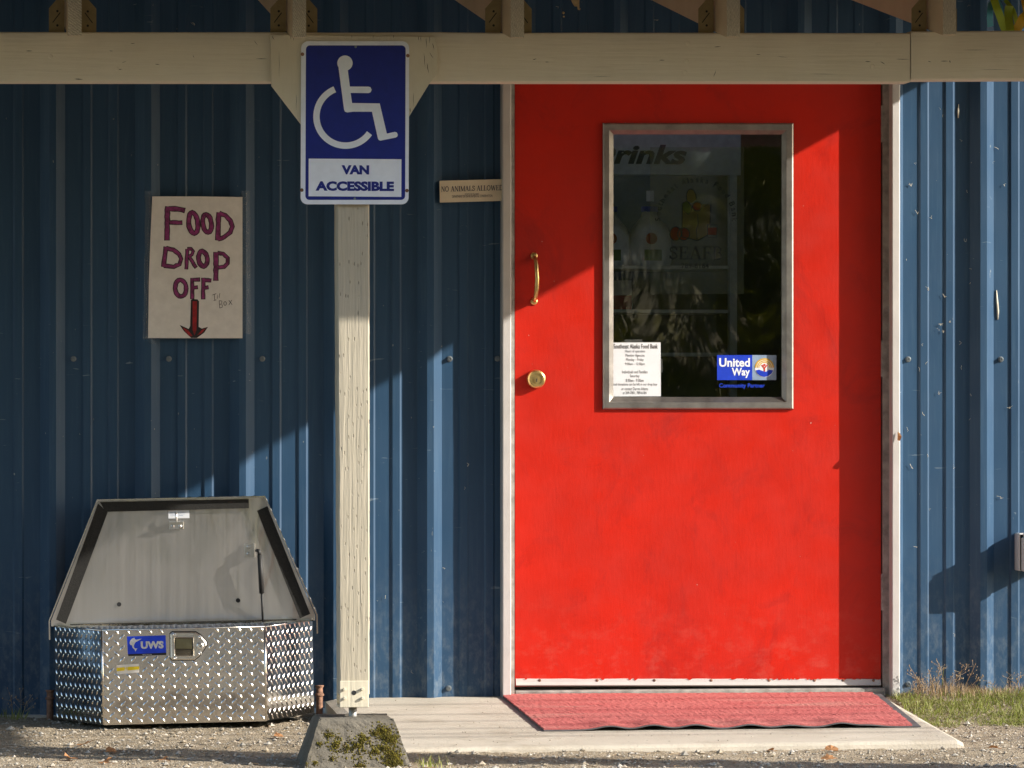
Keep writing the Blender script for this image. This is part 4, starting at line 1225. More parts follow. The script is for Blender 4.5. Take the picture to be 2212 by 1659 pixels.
def BU(px, py):                                        # photo point on the front face -> local (u, w)
    u = X(px, BY) - BX; w = Z(py, BY, px) - BZ
    return u, w - u * math.tan(R(1.1))
def BUl(pts): return [BU(a, b) for a, b in pts]
s0, s1 = BU(278, 1413), BU(462, 1366)
def sk(px0, py0, px1, py1): a, b = BU(px0, py1), BU(px1, py0); return (a[0] + .253, b[0] + .253, a[1], b[1])
tread_face(plan[0], plan[1], 0, HB, [sk(275, 1369, 365, 1418), sk(366, 1360, 455, 1433), sk(252, 1432, 305, 1459)])
tread_face(plan[5], plan[0], 0, HB)
tread_face(plan[1], plan[2], 0, HB)
u0, v0 = Vector((1, 0, 0)), Vector((0, 1, 0))
for off, ang in ((0.0, R(128)), (.5, R(52))):           # on the folded top deck
    for j in range(6):
        v = -.014 - (j + off) * .0345
        if v < -.19: continue
        hw = .253 - .157 * v / .31 - .012
        k = -hw + off * .0345
        while k < hw:
            lens(Vector(L3(k, v, HB)), u0, v0, Vector((0, 0, 1)), ang)
            k += .0345
tr.build('tread_relief', M['tread'], box, smooth=True, kind='stuff')
# lid
VL = -.352
LT = Z(1077.5, BY - .352, 390) - BZ
lid = MB()
lp = [(-.420, HB - .004), (.420, HB - .004), (.420, HB + .014), (.264, LT), (-.264, LT), (-.420, HB + .014)]
NU, NW = 40, 26
# polished inner sheet as a fine, very slightly buckled surface
def edge_u(w): return .420 if w < HB + .014 else .420 - (.420 - .264) * (w - HB - .014) / (LT - HB - .014)
for j in range(NW + 1):
    w = HB - .004 + (LT - HB + .004) * j / NW
    for i in range(NU + 1):
        u = (-1 + 2 * i / NU) * edge_u(w)
        wob = .0016 * noise.noise(Vector((u * 5, w * 4, 3)))
        if u > .1: wob += .004 * math.exp(-(((u - .235) / .06) ** 2 + ((w - .50) / .09) ** 2)) * math.sin((u - .2) * 40)
        lid.v.append(L3(u, VL + wob, w))
for j in range(NW):
    for i in range(NU):
        a = j * (NU + 1) + i; lid.f.append((a, a + 1, a + NU + 2, a + NU + 1))
lid_ob = lid.build('lid', M['lid'], box, smooth=True)
lipm = MB()
outer = [(-.423, HB - .045), (-.423, HB + .014), (-.264, LT), (.264, LT), (.423, HB + .014), (.423, HB - .045)]
def inset(pts, d):
    out = []
    for i, (u, w) in enumerate(pts):
        a = Vector(pts[max(i - 1, 0)]); b = Vector(pts[min(i + 1, len(pts) - 1)]); p = Vector((u, w))
        ns = []
        for q, r_ in ((a, p), (p, b)):
            t = r_ - q
            if t.length > 1e-6: t.normalize(); ns.append(Vector((t.y, -t.x)))
        n_ = sum(ns, Vector((0, 0))).normalized(); k = d / max(.5, n_.dot(ns[0]))
        out.append((p.x + n_.x * k, p.y + n_.y * k))
    return out
o2 = inset(outer, -.0045)
for i in range(len(outer)):
    (u, w), (u2, w2) = outer[i], o2[i]
    lipm.v += [L3(u2, VL - .012, w2), L3(u2, VL + .024, w2), L3(u, VL + .024, w), L3(u, VL - .012, w)]
for i in range(len(outer) - 1):
    for k in range(4): lipm.f.append((i * 4 + k, i * 4 + 4 + k, i * 4 + 4 + (k + 1) % 4, i * 4 + (k + 1) % 4))
lipm.f += [(0, 1, 2, 3), ((len(outer) - 1) * 4 + 3, (len(outer) - 1) * 4 + 2, (len(outer) - 1) * 4 + 1, (len(outer) - 1) * 4)]
lip = fix(lipm.build('lid_rim', M['tread'], lid_ob))
rt = MB()                                              # raised tread along the rim edge
trb, tr = tr, rt
for i in range(1, len(outer) - 2):
    a, b = Vector((*o2[i], 0)), Vector((*o2[i + 1], 0)); n_ = (b - a).length
    for k in range(int(n_ / .0345)):
        p = a + (b - a) * ((k + .5) * .0345 / n_); d = (b - a).normalized()
        lens(Vector(L3(p.x, VL + .02, p.y)), Vector((d.x, 0, d.y)), Vector((0, 1, 0)), Vector((-d.y, 0, d.x)), R(20), .024)
rt.build('tread_relief', M['tread'], lid_ob, smooth=True, kind='stuff')
bkm = MB().add([L3(u, VL - .012, w) for u, w in lp], [tuple(range(5, -1, -1))])
bkm.build('lid_skin', M['tread'], lid_ob)
def foam(pts, d):
    mb = MB(); n_ = len(pts)
    mb.add([L3(u, VL + .003, w) for u, w in pts] + [L3(u, VL + d, w) for u, w in pts], [tuple(range(n_, 2 * n_))] + [(i, (i + 1) % n_, (i + 1) % n_ + n_, i + n_) for i in range(n_)])
    fix(mb.build('weatherstrip', M['foam'], lid_ob))
foam([(-.258, LT - .005), (.215, LT - .005), (.215, LT - .034), (-.240, LT - .036)], .012)
sl_ = (.410 - .264) / (LT - HB - .018)
foam([(-.404, HB + .018), (-.264, LT - .009), (-.234, LT - .038), (-.373, HB + .004)], .012)
foam([(.404, HB + .018), (.274, LT - .029), (.241, LT - .043), (.371, HB + .004)], .012)
foam([(-.36, HB + .002), (.36, HB + .002), (.36, HB - .005), (-.36, HB - .005)], .006)
YL_ = BY - .352
def LU(px, py):
    u = X(px, YL_) - (BX - .352 * math.sin(R(-3.1)))
    return u, Z(py, YL_, px) - BZ - u * math.tan(R(1.1))
for px, py in ((262, 1305.7), (518.7, 1296.5)):
    a = LU(px, py); MB().lathe([(.0072, 0), (.0070, .0012)], L3(a[0], VL + .002, a[1]), n=14).build('drain_hole', M['dark'], lid_ob)
def lbox(px0, py0, px1, py1, v0, v1, name, mat, par, b=.0008):
    a, c_ = LU(px0, py1), LU(px1, py0)
    return MB().box(a[0], c_[0], -(VL + v1), -(VL + v0), a[1], c_[1], b).build(name, mat, par)
lb = lbox(372, 1101.5, 417.5, 1120, .003, .0042, 'paper_label', M['paper'], lid_ob, 0)
stx = MB()
for k, yy in enumerate((1106, 1109.5, 1113)):
    a, c_ = LU(376, yy + 1.3), LU(410 - 3 * k, yy); stx.add([L3(a[0], VL + .0045, a[1]), L3(c_[0], VL + .0045, a[1]), L3(c_[0], VL + .0045, c_[1]), L3(a[0], VL + .0045, c_[1])], [(0, 1, 2, 3)])
stx.build('print_lines', M['uwgrey'], lb)
kb = lbox(374, 1127, 404.5, 1143.5, .004, .008, 'striker_bracket', M['steel'], lid_ob)
a = LU(374, 1128); c_ = LU(404.5, 1123)
MB().box(a[0], c_[0], -(VL + .034), -(VL + .004), a[1], a[1] + .003).build('striker_shelf', M['steel'], kb)
p0, p1 = LU(389.5, 1126), LU(389.5, 1106)
MB().tube([L3(p0[0], VL + .026, p0[1]), L3(p1[0], VL + .026, p1[1])], .0034, 8).build('striker_rod', M['steel'], kb, smooth=True)
for px in (381, 397): a = LU(px, 1136.5); MB().lathe([(.006, 0), (.0058, .003), (.003, .0045)], L3(a[0], VL + .008, a[1]), n=8).build('bolt', M['steel'], kb)
sb = lbox(535, 1173, 553, 1203, .004, .007, 'strut_bracket', M['steel'], lid_ob)
a, c_ = LU(553, 1203), LU(556, 1173)
MB().box(a[0], c_[0], -(VL + .03), -(VL + .004), a[1], c_[1]).build('bracket_flange', M['steel'], sb)
for py in (1180.5, 1195.5): a = LU(543, py); MB().lathe([(.006, 0), (.0058, .003), (.003, .0045)], L3(a[0], VL + .007, a[1]), n=8).build('bolt', M['steel'], sb)
p0, p1, p2, p3 = LU(565, 1188), LU(567, 1197), LU(570, 1280), LU(571.5, 1352)
gst = MB().tube([L3(p1[0], VL + .04, p1[1]), L3(p2[0], VL + .03, p2[1])], .0082, 10).build('gas_strut', M['cable'], box, smooth=True)
MB().tube([L3(p2[0], VL + .03, p2[1]), L3(p3[0], VL + .0, p3[1])], .0036, 8).build('strut_rod', M['cable'], gst, smooth=True)
MB().tube([L3(p0[0] - .006, VL + .02, p0[1]), L3(p0[0], VL + .04, p0[1]), L3(p1[0], VL + .04, p1[1])], .0062, 8).build('strut_end', M['cable'], gst, smooth=True)
# latch
lt = MB()
def CU(a, b): return ((500 + a / 5.53) / 1.8517, (2500 + b / 5.53) / 1.8517)
def CUl(pts): return BUl([CU(a, b) for a, b in pts])
def lprism(pts, v0, v1, name, mat, par, bev=0.0):
    n_ = len(pts); mb = MB()
    cu = sum(p[0] for p in pts) / n_; cw = sum(p[1] for p in pts) / n_
    ins = [(cu + (u - cu) * (1 - bev), cw + (w - cw) * (1 - bev)) for u, w in pts]
    mb.add([L3(u, v0, w) for u, w in pts] + [L3(u, v1, w) for u, w in ins], [tuple(range(n_, 2 * n_))] + [(i, (i + 1) % n_, (i + 1) % n_ + n_, i + n_) for i in range(n_)])
    return fix(mb.build(name, mat, par))
lpts = [(1040, 195), (1090, 150), (1590, 150), (1700, 215), (1830, 370), (1840, 440), (1760, 560), (1660, 690), (1560, 770), (1080, 775), (1035, 730)]
mb = MB(); q = CUl(lpts); hole = CUl([(1110, 265), (1560, 265), (1560, 690), (1110, 690)])
lprism([(u * 1.0 + (u - BU(404, 1396)[0]) * .05, w + (w - BU(404, 1396)[1]) * .06) for u, w in q], -.001, .0009, 'latch_gasket', M['foam'], box)
latch = lprism(q, .0009, .0044, 'latch_plate', M['steel'], box, .09)
rm_ = MB()
rb_ = CUl([(1105, 262), (1560, 262), (1560, 692), (1105, 692)]); ri_ = CUl([(1140, 292), (1530, 292), (1530, 662), (1140, 662)])
rm_.v += [L3(u, .0043, w) for u, w in rb_] + [L3(u, .0078, w) for u, w in [((a[0] + b[0]) / 2, (a[1] + b[1]) / 2) for a, b in zip(rb_, ri_)]] + [L3(u, .0050, w) for u, w in ri_]
for k in (0, 4):
    for i in range(4): rm_.f.append((k + i, k + (i + 1) % 4, k + 4 + (i + 1) % 4, k + 4 + i))
fix(rm_.build('recess_rim', M['steel'], latch))
lprism(CUl([(1140, 292), (1530, 292), (1530, 662), (1140, 662)]), .0043, .0047, 'recess', M['recess'], latch)
pd = MB()
a, b, c_, d = CUl([(1150, 300), (1515, 300), (1515, 520), (1150, 520)])
pd.add([L3(a[0], .0052, a[1]), L3(b[0], .0052, b[1]), L3(c_[0], .0085, c_[1]), L3(d[0], .0085, d[1]), L3(c_[0], .0048, c_[1]), L3(d[0], .0048, d[1])], [(0, 3, 2, 1), (3, 5, 4, 2)])
fix(pd.build('latch_paddle', M['paddle'], latch))
a = BU(*CU(1695, 455)); lk = MB().lathe([(.0115, 0), (.011, .005), (.0075, .0075), (.0055, .0075), (.005, .005)], L3(a[0], .004, a[1]), n=18).build('lock_cylinder', M['steel'], latch)
for pt in ((1133, 208), (1690, 268), (1690, 620), (1143, 728)):
    a = BU(*CU(*pt)); MB().lathe([(.0055, 0), (.005, .002), (.003, .0028), (.0018, .0018)], L3(a[0], .004, a[1]), n=10).build('rivet', M['steel'], latch)
# badge
bdg = lprism(CUl([(82, 260), (935, 228), (942, 612), (95, 645)]), 0.0006, .0045, 'badge', M['badge'], box)
lprism(CUl([(95, 645), (942, 612), (942, 662), (108, 690)]), .0008, .0044, 'badge_strip', M['black'], bdg)
fish = MB(); fq = CUl([(135, 400), (150, 350), (190, 305), (225, 290), (245, 280), (262, 322), (300, 325), (412, 300), (340, 345), (275, 375), (245, 420), (228, 465), (240, 505), (272, 525), (315, 513), (280, 548), (262, 592), (245, 540), (200, 505), (188, 450), (150, 440)])
fish.add([L3(u, .0050, w) for u, w in fq], [tuple(range(len(fq)))])
fish.build('leaping_fish_emblem', M['silver'], bdg)
mb = MB(); a, c_ = BU(*CU(383, 530)), BU(*CU(890, 350)); text_rect(mb, "UWS", a[0], a[1], c_[0], c_[1], -.0050, .055)
mb.build('lettering', M['silver'], bdg)
mb = MB(); a, c_ = BU(*CU(420, 664)), BU(*CU(625, 640)); text_rect(mb, "MADE IN USA", a[0], a[1], c_[0], c_[1], -.0050, .01)
mb.build('lettering', M['silver'], bdg)
ws = MB(); q = BUl([(254.5, 1457), (303, 1452.5), (303, 1434), (254.5, 1437)])
nst = 12
for k, (t0, t1, mm) in enumerate(((0, 1, 'sticker'), (.34, .72, 'yellow'))):
    mb = MB()
    for i in range(nst + 1):
        u = i / nst
        for t in (t0, t1):
            pu = q[0][0] + (q[1][0] - q[0][0]) * u; lo = q[0][1] + (q[1][1] - q[0][1]) * u; hi = q[3][1] + (q[2][1] - q[3][1]) * u
            mb.v.append(L3(pu, .0042 + .0004 * k + .0009 * math.sin(u * 9 + t * 2), lo + (hi - lo) * t))
    for i in range(nst): mb.f.append((2 * i, 2 * i + 2, 2 * i + 3, 2 * i + 1))
    if k == 0: wst = mb.build('warning_sticker', M[mm], box)
    else: mb.build('yellow_band', M[mm], wst)

# ================================================================== SMALL THINGS
# door mat
mt = thing('door_mat', 'worn red carpet mat with wavy edge on the concrete step', 'door mat', (2.37, -.6, .05))
zsm = lambda x, Y: slab_z(x, Y) + .008
mc = [hit(1083, 1499.5, zsm), hit(1885, 1496, zsm), hit(1972, 1566, zsm), hit(1175, 1574.5, zsm)]   # TL TR BR BL as (x, Y)
def mat_pt(u, v):
    a = (mc[0][0] + (mc[1][0] - mc[0][0]) * u, mc[0][1] + (mc[1][1] - mc[0][1]) * u)
    b = (mc[3][0] + (mc[2][0] - mc[3][0]) * u, mc[3][1] + (mc[2][1] - mc[3][1]) * u)
    return (a[0] + (b[0] - a[0]) * v, a[1] + (b[1] - a[1]) * v)
WV = [(1321, 13), (1414, 15), (1505, 15), (1622, 13), (1709, 9), (1819, 15), (1880, 7)]
def wave(x, v):
    h = 0
    for px, a in WV:
        d = (x - X(px, mc[2][1])) / .048
        h += .00085 * a * math.exp(-d * d)
    return h * smooth(.70, 1, v) ** 1.3 + .002 * max(0, noise.noise(Vector((x * 4, v * 3, 1))))
NU, NV = 160, 50
def mat_sheet(z_off, thick, u0, u1, v0, v1, rag, mat, name, smooth_=True):
    mb = MB()
    for lay in (0, 1):
        for j in range(NV + 1):
            for i in range(NU + 1):
                u = u0 + (u1 - u0) * i / NU; v = v0 + (v1 - v0) * j / NV
                x, Y = mat_pt(u, v)
                if rag:
                    if i == 0: x += rag * noise.noise(Vector((0, Y * 40, 1))) 
                    if i == NU: x += rag * 1.4 * (noise.noise(Vector((9, Y * 14, 1))) + .6 * noise.noise(Vector((9, Y * 60, 1))))
                    if j == 0: Y += rag * .9 * (noise.noise(Vector((x * 9, 3, 1))) + .6 * noise.noise(Vector((x * 50, 3, 1))))
                n_ = rag * .3 * noise.noise(Vector((x * 160, Y * 160, 2))) if lay else 0
                mb.v.append((x, -Y, slab_z(x, Y) + .0015 + wave(x, v) + z_off + (thick if lay else 0) + n_))
    K = (NU + 1) * (NV + 1)
    for j in range(NV):
        for i in range(NU):
            a = j * (NU + 1) + i
            mb.f += [(K + a, K + a + NU + 1, K + a + NU + 2, K + a + 1), (a, a + 1, a + NU + 2, a + NU + 1)]
    bd_ = [i for i in range(NU + 1)] + [j * (NU + 1) + NU for j in range(1, NV + 1)] + [NV * (NU + 1) + i for i in range(NU - 1, -1, -1)] + [j * (NU + 1) for j in range(NV - 1, 0, -1)]
    for a, b in zip(bd_, bd_[1:] + bd_[:1]): mb.f.append((a, b, K + b, K + a))
    return fix(mb.build(name, mat, mt, smooth=False))
mat_sheet(0, .0026, 0, 1.022, -.0, 1.003, 0, M['rubber'], 'rubber_backing')
mat_sheet(.0028, .0048, .0, 1.0, -.005, .992, .006, M['mat'], 'carpet_pile')

# rusty pipe stubs
def pipe(px, py0, py1, Y, lab, r=.011):
    t = thing('rusty_pipe', lab, 'pipe', P(px, py1, Y))
    x, z0, z1 = X(px, Y), Z(py1, Y), Z(py0, Y)
    h = z1 - z0
    MB().lathe([(r, -.03), (r, h * .66), (r * .95, h)], (x, -Y, z0), (0, 0, 1), 14).build('shank', M['rust'], t, smooth=True)
    MB().lathe([(r * 1.35, h * .62), (r * 1.4, h * .66), (r * 1.15, h * .72)], (x, -Y, z0), (0, 0, 1), 14).build('collar', M['rust'], t, smooth=True)
    MB().lathe([(r * .9, h * .9), (r * 1.3, h), (r * 1.3, h * 1.03), (r * .3, h * 1.03)], (x, -Y, z0), (0, 0, 1), 14).build('cap', M['rust'], t, smooth=True)
pipe(690, 1482, 1537, .10, 'rusty pipe stub between the tool box and porch post')
pipe(108, 1492, 1541, .09, 'dark rusty pipe stub in shade left of tool box')

# outlet box
YO = .115
ob_ = thing('outlet_box', 'white weatherproof outlet box on the blue wall at right edge', 'outlet box', (X(2230, .05), 0, Z(1236, .05)))
x0 = X(2196.5, .035)
x1, z0, z1 = x0 + .085, Z(1236, YO), Z(1153, YO)
MB().box(x0, x1, -.065, .0, z0 + .002, z1 - .001, .003).build('back_box', M['plastic'], ob_)
MB().box(x0 + .004, x1 - .004, -.072, -.0655, z0 + .004, z1 - .004).build('gasket', M['dark'], ob_)
MB().box(x0 + .005, x1 + .002, -YO, -.0725, z0 + .001, z1 - .012, .005).build('cover', M['plastic'], ob_)
MB().box(x0 + .012, x0 + .024, -YO + .004, -.0725, z1 - .0115, z1, .001).build('hinge', M['plastic'], ob_)

# ribbons tied under the roof at the right
YR = 1.35
rb = thing('ribbon_bow', 'blue, lime and amber ribbon bow hanging behind the beam', 'ribbon', P(2196, 0, YR))
def CRb(a, b): return ((3600 + a / 4.46) / 1.8517, (b / 4.46) / 1.8517)
def rib(pts, w, mat, dy):
    mb = MB()
    dens = []
    for (a, b), (c_, d) in zip(pts, pts[1:]):
        for i in range(6): dens.append((a + (c_ - a) * i / 6, b + (d - b) * i / 6))
    dens.append(pts[-1])
    q = [(X(CRb(a, b)[0], YR), Z(CRb(a, b)[1], YR)) for a, b in dens]
    n_ = len(q)
    ws_ = [w / 4.46 / 1.8517 / scl(YR) * (w2 if (w2 := 1) else 1) for _ in q]
    tmp = MB().ribbon(q, ws_, 0)
    for k in (0, 1):
        for i, v in enumerate(tmp.v): mb.v.append((v[0], -YR + dy + .012 * math.sin(i * .12 + dy * 300) + .0012 * k + (.004 if i % 2 else -.003), v[2]))
    m = len(tmp.v)
    mb.f += tmp.f + [tuple(i + m for i in reversed(f_)) for f_ in tmp.f]
    mb.build('ribbon', M[mat], rb, smooth=True)
rib([(1790, 10), (1690, 20), (1620, 80), (1590, 200), (1595, 320), (1630, 470)], 100, 'rib_b', 0)
rib([(1640, -60), (1700, 160), (1790, 350), (1880, 540), (1940, 640)], 130, 'rib_g', -.01)
rib([(1730, 0), (1790, 130), (1830, 260), (1890, 360), (2010, 560)], 90, 'rib_b', .012)
rib([(1930, 110), (1920, 250), (1925, 420), (1930, 640), (1990, 1000), (2060, 1425)], 140, 'rib_g', -.02)
rib([(1880, -40), (1960, 80), (2010, 180), (2060, 340), (2160, 640)], 70, 'rib_g', .004)
rib([(2250, 240), (2140, 340), (2070, 500), (2010, 700)], 160, 'rib_y', -.03)
rib([(2190, -50), (2200, 60), (2240, 200)], 60, 'rib_y', .01)
rib([(1780, -60), (1760, 30)], 90, 'rib_b', -.034)

# fallen leaves
def ground_pt(px, py, z=.0):
    return hit(px, py, lambda x, Y: z)
def leaf(px, py, size, lab, on=None, z=0.0):
    x, Y = ground_pt(px, py, z)
    zz = (gfull(x, Y) + .004) if on is None else on
    mb = MB(); nL = 14; a0 = random.uniform(0, 6.28)
    rad = [1, .72, .88, .66, .95, .6, .7, .5, .66, .55, .9, .7, .92, .75]
    c0 = len(mb.v); mb.v.append((x, -Y, zz + size * .12))
    for k in range(nL):
        a = a0 + 2 * math.pi * k / nL; r_ = rad[k] * size * .55 * random.uniform(.85, 1.15)
        mb.v.append((x + r_ * math.cos(a), -Y + r_ * math.sin(a), zz + size * (.04 + .30 * max(0, math.sin(a * 1.0 + a0 * 3)) * random.uniform(.6, 1.1) + random.uniform(0, .06))))
    for k in range(nL): mb.f.append((0, 1 + k, 1 + (k + 1) % nL))
    o = mb.build('fallen_leaf', M['leaf'], origin=(x, -Y, zz))
    st_ = MB().tube([(x, -Y, zz + size * .12), (x - size * .6 * math.cos(a0), -Y - size * .6 * math.sin(a0), zz + .001)], .0008, 4)
    o['base'] = (x, -Y, zz)
    st_.build('stalk', M['leaf'], o)
    tag(o, lab, 'leaf', 'fallen leaves on the ground')
for px, py, s_, lab in ((182, 1612, .05, 'brown leaf on gravel below the tool box, left of centre'), (151, 1643, .05, 'pale brown leaf at the bottom left near the frame edge'), (228, 1652, .05, 'orange leaf at the bottom edge in front of tool box'), (241, 1626, .042, 'brown leaf lying in the dark shadow band on gravel'),
                        (352, 1646, .04, 'brown leaf near bottom edge between tool box and pier'), (602, 1597, .04, 'small brown leaf on gravel just left of the pier'), (1665, 1624, .032, 'small orange leaf on gravel below the red mat'), (1795, 1627, .05, 'largest orange leaf on gravel in front of the slab'),
                        (1790, 1645, .05, 'pale curled leaf at bottom edge right of the door'), (2146, 1623, .04, 'pale leaf on gravel at right, below the grass')): leaf(px, py, s_, lab)
leaf(2087, 1478, .05, 'orange leaf caught on dry grass against the blue wall', .078, .07); leaf(2116, 1497, .04, 'brown leaf on dry grass below the orange leaf', .060, .05)

x, Y, z = X(1941, .066), .066, Z(943, .066, 1941)
mb = MB(); mb.add([(x - .003, -Y, z + .016), (x + .004, -Y - .006, z + .010), (x + .007, -Y - .016, z), (x + .003, -Y - .008, z - .014), (x - .004, -Y - .002, z - .012), (x - .001, -Y - .012, z + .002)], [(0, 1, 5), (1, 2, 5), (2, 3, 5), (3, 4, 5), (4, 0, 5)])
tag(mb.build('fallen_leaf', M['leaf']), 'curled dry leaf stuck on the white trim right of the door', 'leaf', 'fallen leaves on the ground')
# grit carried onto the slab
gt = MB()
for k in range(170):
    x = random.uniform(1.3, 2.95); Y = random.choice([random.uniform(.05, 1.46), random.uniform(1.1, 1.47)])
    if mc[0][0] < x < mc[1][0] and Y < mc[2][1] + .02: continue
    r = random.uniform(.001, .0034)
    gt.add([(x + a * r * random.uniform(.7, 1.3), -Y + b * r, slab_z(x, Y) + (c + .5) * r * .7) for a, b, c in ico], icf)
gt.build('grit', M['stone'], kind='stuff', origin=(0, 0, 0))
# grass
def blade(mb, x, Y, z, h, w, lean, ang, nseg=3):
    vs_ = []
    for k in range(nseg + 1):
        t = k / nseg
        o = lean * t * t
        ww = w * (1 - t) ** .7 * .5
        cx, cy = x + o * math.cos(ang), -Y + o * math.sin(ang)
        px_, py_ = -math.sin(ang + .6), math.cos(ang + .6)
        if k < nseg: vs_ += [(cx - px_ * ww, cy - py_ * ww, z + h * t), (cx + px_ * ww, cy + py_ * ww, z + h * t)]
        else: vs_.append((cx, cy, z + h * t))
    fs_ = [(2 * k, 2 * k + 1, 2 * k + 3, 2 * k + 2) for k in range(nseg - 1)] + [(2 * nseg - 2, 2 * nseg - 1, 2 * nseg)]
    mb.add(vs_, fs_)
gr = MB(); n = 0
while n < 6500:
    x = random.uniform(3.0, 3.70); Y = random.uniform(.05, .95)
    front = .74 + .08 * noise.noise(Vector((x * 6, 1, 2)))
    left = 3.085 + .04 * noise.noise(Vector((Y * 9, 4, 2))) - .045 * Y
    if Y > front or x < left: continue
    dn = noise.noise(Vector((x * 7, Y * 7, 8)))
    if dn < -.28 and random.random() < .8: continue
    if Y < .10 and random.random() < .6: continue
    h = random.uniform(.008, .030) * (1 + .8 * max(0, dn)) * (.7 if Y > .5 else 1)
    if x > 3.40: h *= 1.2
    blade(gr, x, Y, gfull(x, Y) - .003, h, random.uniform(.002, .0042), random.uniform(.01, .05), random.uniform(0, 6.28)); n += 1
for px, py, h, ln_, an in ((2031, 1500, .115, .010, .2), (2022, 1497, .085, .06, 3.0), (1985, 1512, .07, .05, 2.8), (2095, 1500, .06, .05, .4), (2180, 1500, .08, .05, 2.6), (2200, 1505, .07, .06, .5)):
    x, Y = ground_pt(px, py + 5, .05); blade(gr, x, max(.06, Y), .045, h, .0042, ln_, an, 5)
for k in range(46):                                    # weeds right of the pier foot and by the left wall
    x, Y = ground_pt(random.gauss(925, 18), 1652, 0); blade(gr, x, Y + random.uniform(-.06, .1), -.004, random.uniform(.012, .04), .004, random.uniform(.005, .03), random.uniform(0, 6.28))
for k in range(60):
    x, Y = ground_pt(random.gauss(22, 20), 1556, .0); blade(gr, x, max(.06, Y + random.uniform(-.1, .1)), .002, random.uniform(.015, .05), .004, random.uniform(.005, .03), random.uniform(0, 6.28))
gr.build('grass', M['grass'], kind='stuff', origin=(0, 0, 0))
dg_ = MB()
for k in range(1500):
    x = random.uniform(3.11, 3.68); Y = abs(random.gauss(.03, .09)) + .034
    hh = .034 * math.exp(-((x - 3.26) / .12) ** 2) + .018 + .02 * math.exp(-((x - 3.5) / .06) ** 2)
    if x < 3.15: hh *= .5
    blade(dg_, x, Y, gfull(x, Y) - .002 + random.uniform(0, hh * .5), random.uniform(.2, 1) * hh, .0022, random.uniform(.005, .04), random.uniform(0, 6.28))
def seed_stem(px0, py0, px1, py1, Y, k=10):
    p0, p1 = Vector(P(px0, py0, Y)), Vector(P(px1, py1, Y + .01))
    mid = (p0 + p1) / 2 + Vector((random.uniform(-.01, .01), 0, .01))
    dg_.tube([p0, mid, p1], .0007, 4)
    for i in range(k):
        t = random.uniform(.45, 1.05)
        c = p0 + (p1 - p0) * t + Vector((random.gauss(0, .012), random.gauss(0, .008), random.gauss(0, .006)))
        b_ = p0 + (p1 - p0) * (t - .12)
        dg_.tube([b_, c], .0004, 3)
        r_ = random.uniform(.0012, .0024)
        dg_.add([c + Vector((r_, 0, 0)), c + Vector((-r_, 0, r_ * .5)), c + Vector((0, r_, 0)), c + Vector((0, -r_, 0)), c + Vector((r_ * .5, 0, r_ * 2.2)), c + Vector((0, 0, -r_ * 1.2))], [(0, 2, 4), (2, 1, 4), (1, 3, 4), (3, 0, 4), (2, 0, 5), (1, 2, 5), (3, 1, 5), (0, 3, 5)])
for a in ((1995, 1500, 1966, 1442, .10), (2000, 1505, 1975, 1455, .12), (2005, 1500, 1990, 1462, .11), (2020, 1500, 2005, 1448, .10), (2025, 1495, 2030, 1440, .09), (2045, 1495, 2028, 1432, .10), (2050, 1490, 2078, 1450, .10), (2055, 1490, 2095, 1434, .10), (2080, 1490, 2108, 1432, .09), (2060, 1485, 2060, 1455, .08), (2175, 1490, 2186, 1456, .08), (2190, 1490, 2205, 1458, .08), (2150, 1492, 2140, 1470, .08), (1985, 1510, 1972, 1470, .14), (2010, 1500, 1985, 1470, .12), (2030, 1490, 2015, 1465, .1), (2100, 1480, 2125, 1460, .08), (40, 1560, 45, 1490, .06), (45, 1560, 70, 1500, .07), (30, 1560, 20, 1495, .08)):
    seed_stem(*a)
dg_.build('dry_grass', M['dry'], kind='stuff', origin=(0, 0, 0))

# twigs and chaff on the ground
tw = MB()
for k in range(260):
    x = random.uniform(-.1, 3.5); Y = random.uniform(.1, 2.1)
    if in_slab(x, Y): continue
    a = random.uniform(0, 6.28); l = random.uniform(.008, .05); z = gfull(x, Y) + .003
    tw.tube([(x, -Y, z), (x + l * .5 * math.cos(a), -Y + l * .5 * math.sin(a), z + random.uniform(0, .004)), (x + l * math.cos(a + .3), -Y + l * math.sin(a + .3), z)], random.uniform(.0005, .0012), 4)
tw.build('twigs', M['dry'], kind='stuff', origin=(0, 0, 0))

# ================================================================== BEYOND THE FRAME: what throws the shadows and shows in the glass
cl = thing('utility_pole', 'wooden utility pole with low cables right of the porch', 'utility pole', (5.3, -3.2, 0))
MB().tube([(5.3, -3.2, -.3), (5.3, -3.2, 6.5)], [.15, .12], 16).build('pole', M['bark'], cl, smooth=True)
MB().box(5.26, 5.36, -3.35, -1.95, 2.5, 2.58).build('cross_arm', M['bark'], cl)
cl2 = thing('cable_post', 'plain wooden post holding the far ends of the cables', 'post', (13.0, -2.6, 0))
MB().tube([(13, -2.6, -.3), (13, -2.6, 2.75)], [.10, .09], 12).build('shaft', M['bark'], cl2, smooth=True)
MB().box(12.96, 13.04, -3.35, -1.95, 2.5, 2.58).build('cross_arm', M['bark'], cl2)
for k, py in enumerate((1519, 1541, 1556, 1572, 1583, 1590)):
    Yg = hit(950, py, slab_z)[1]; H = 2.6
    Yl = Yg + (H - .03) * L.y / -L.z
    MB().tube([(5.3 + 7.7 * t / 10, -Yl - .02 * k * t / 10, H - .16 * (t / 10) * (1 - t / 10)) for t in range(11)], .006, 6).build('cable', M['cable'], cl)

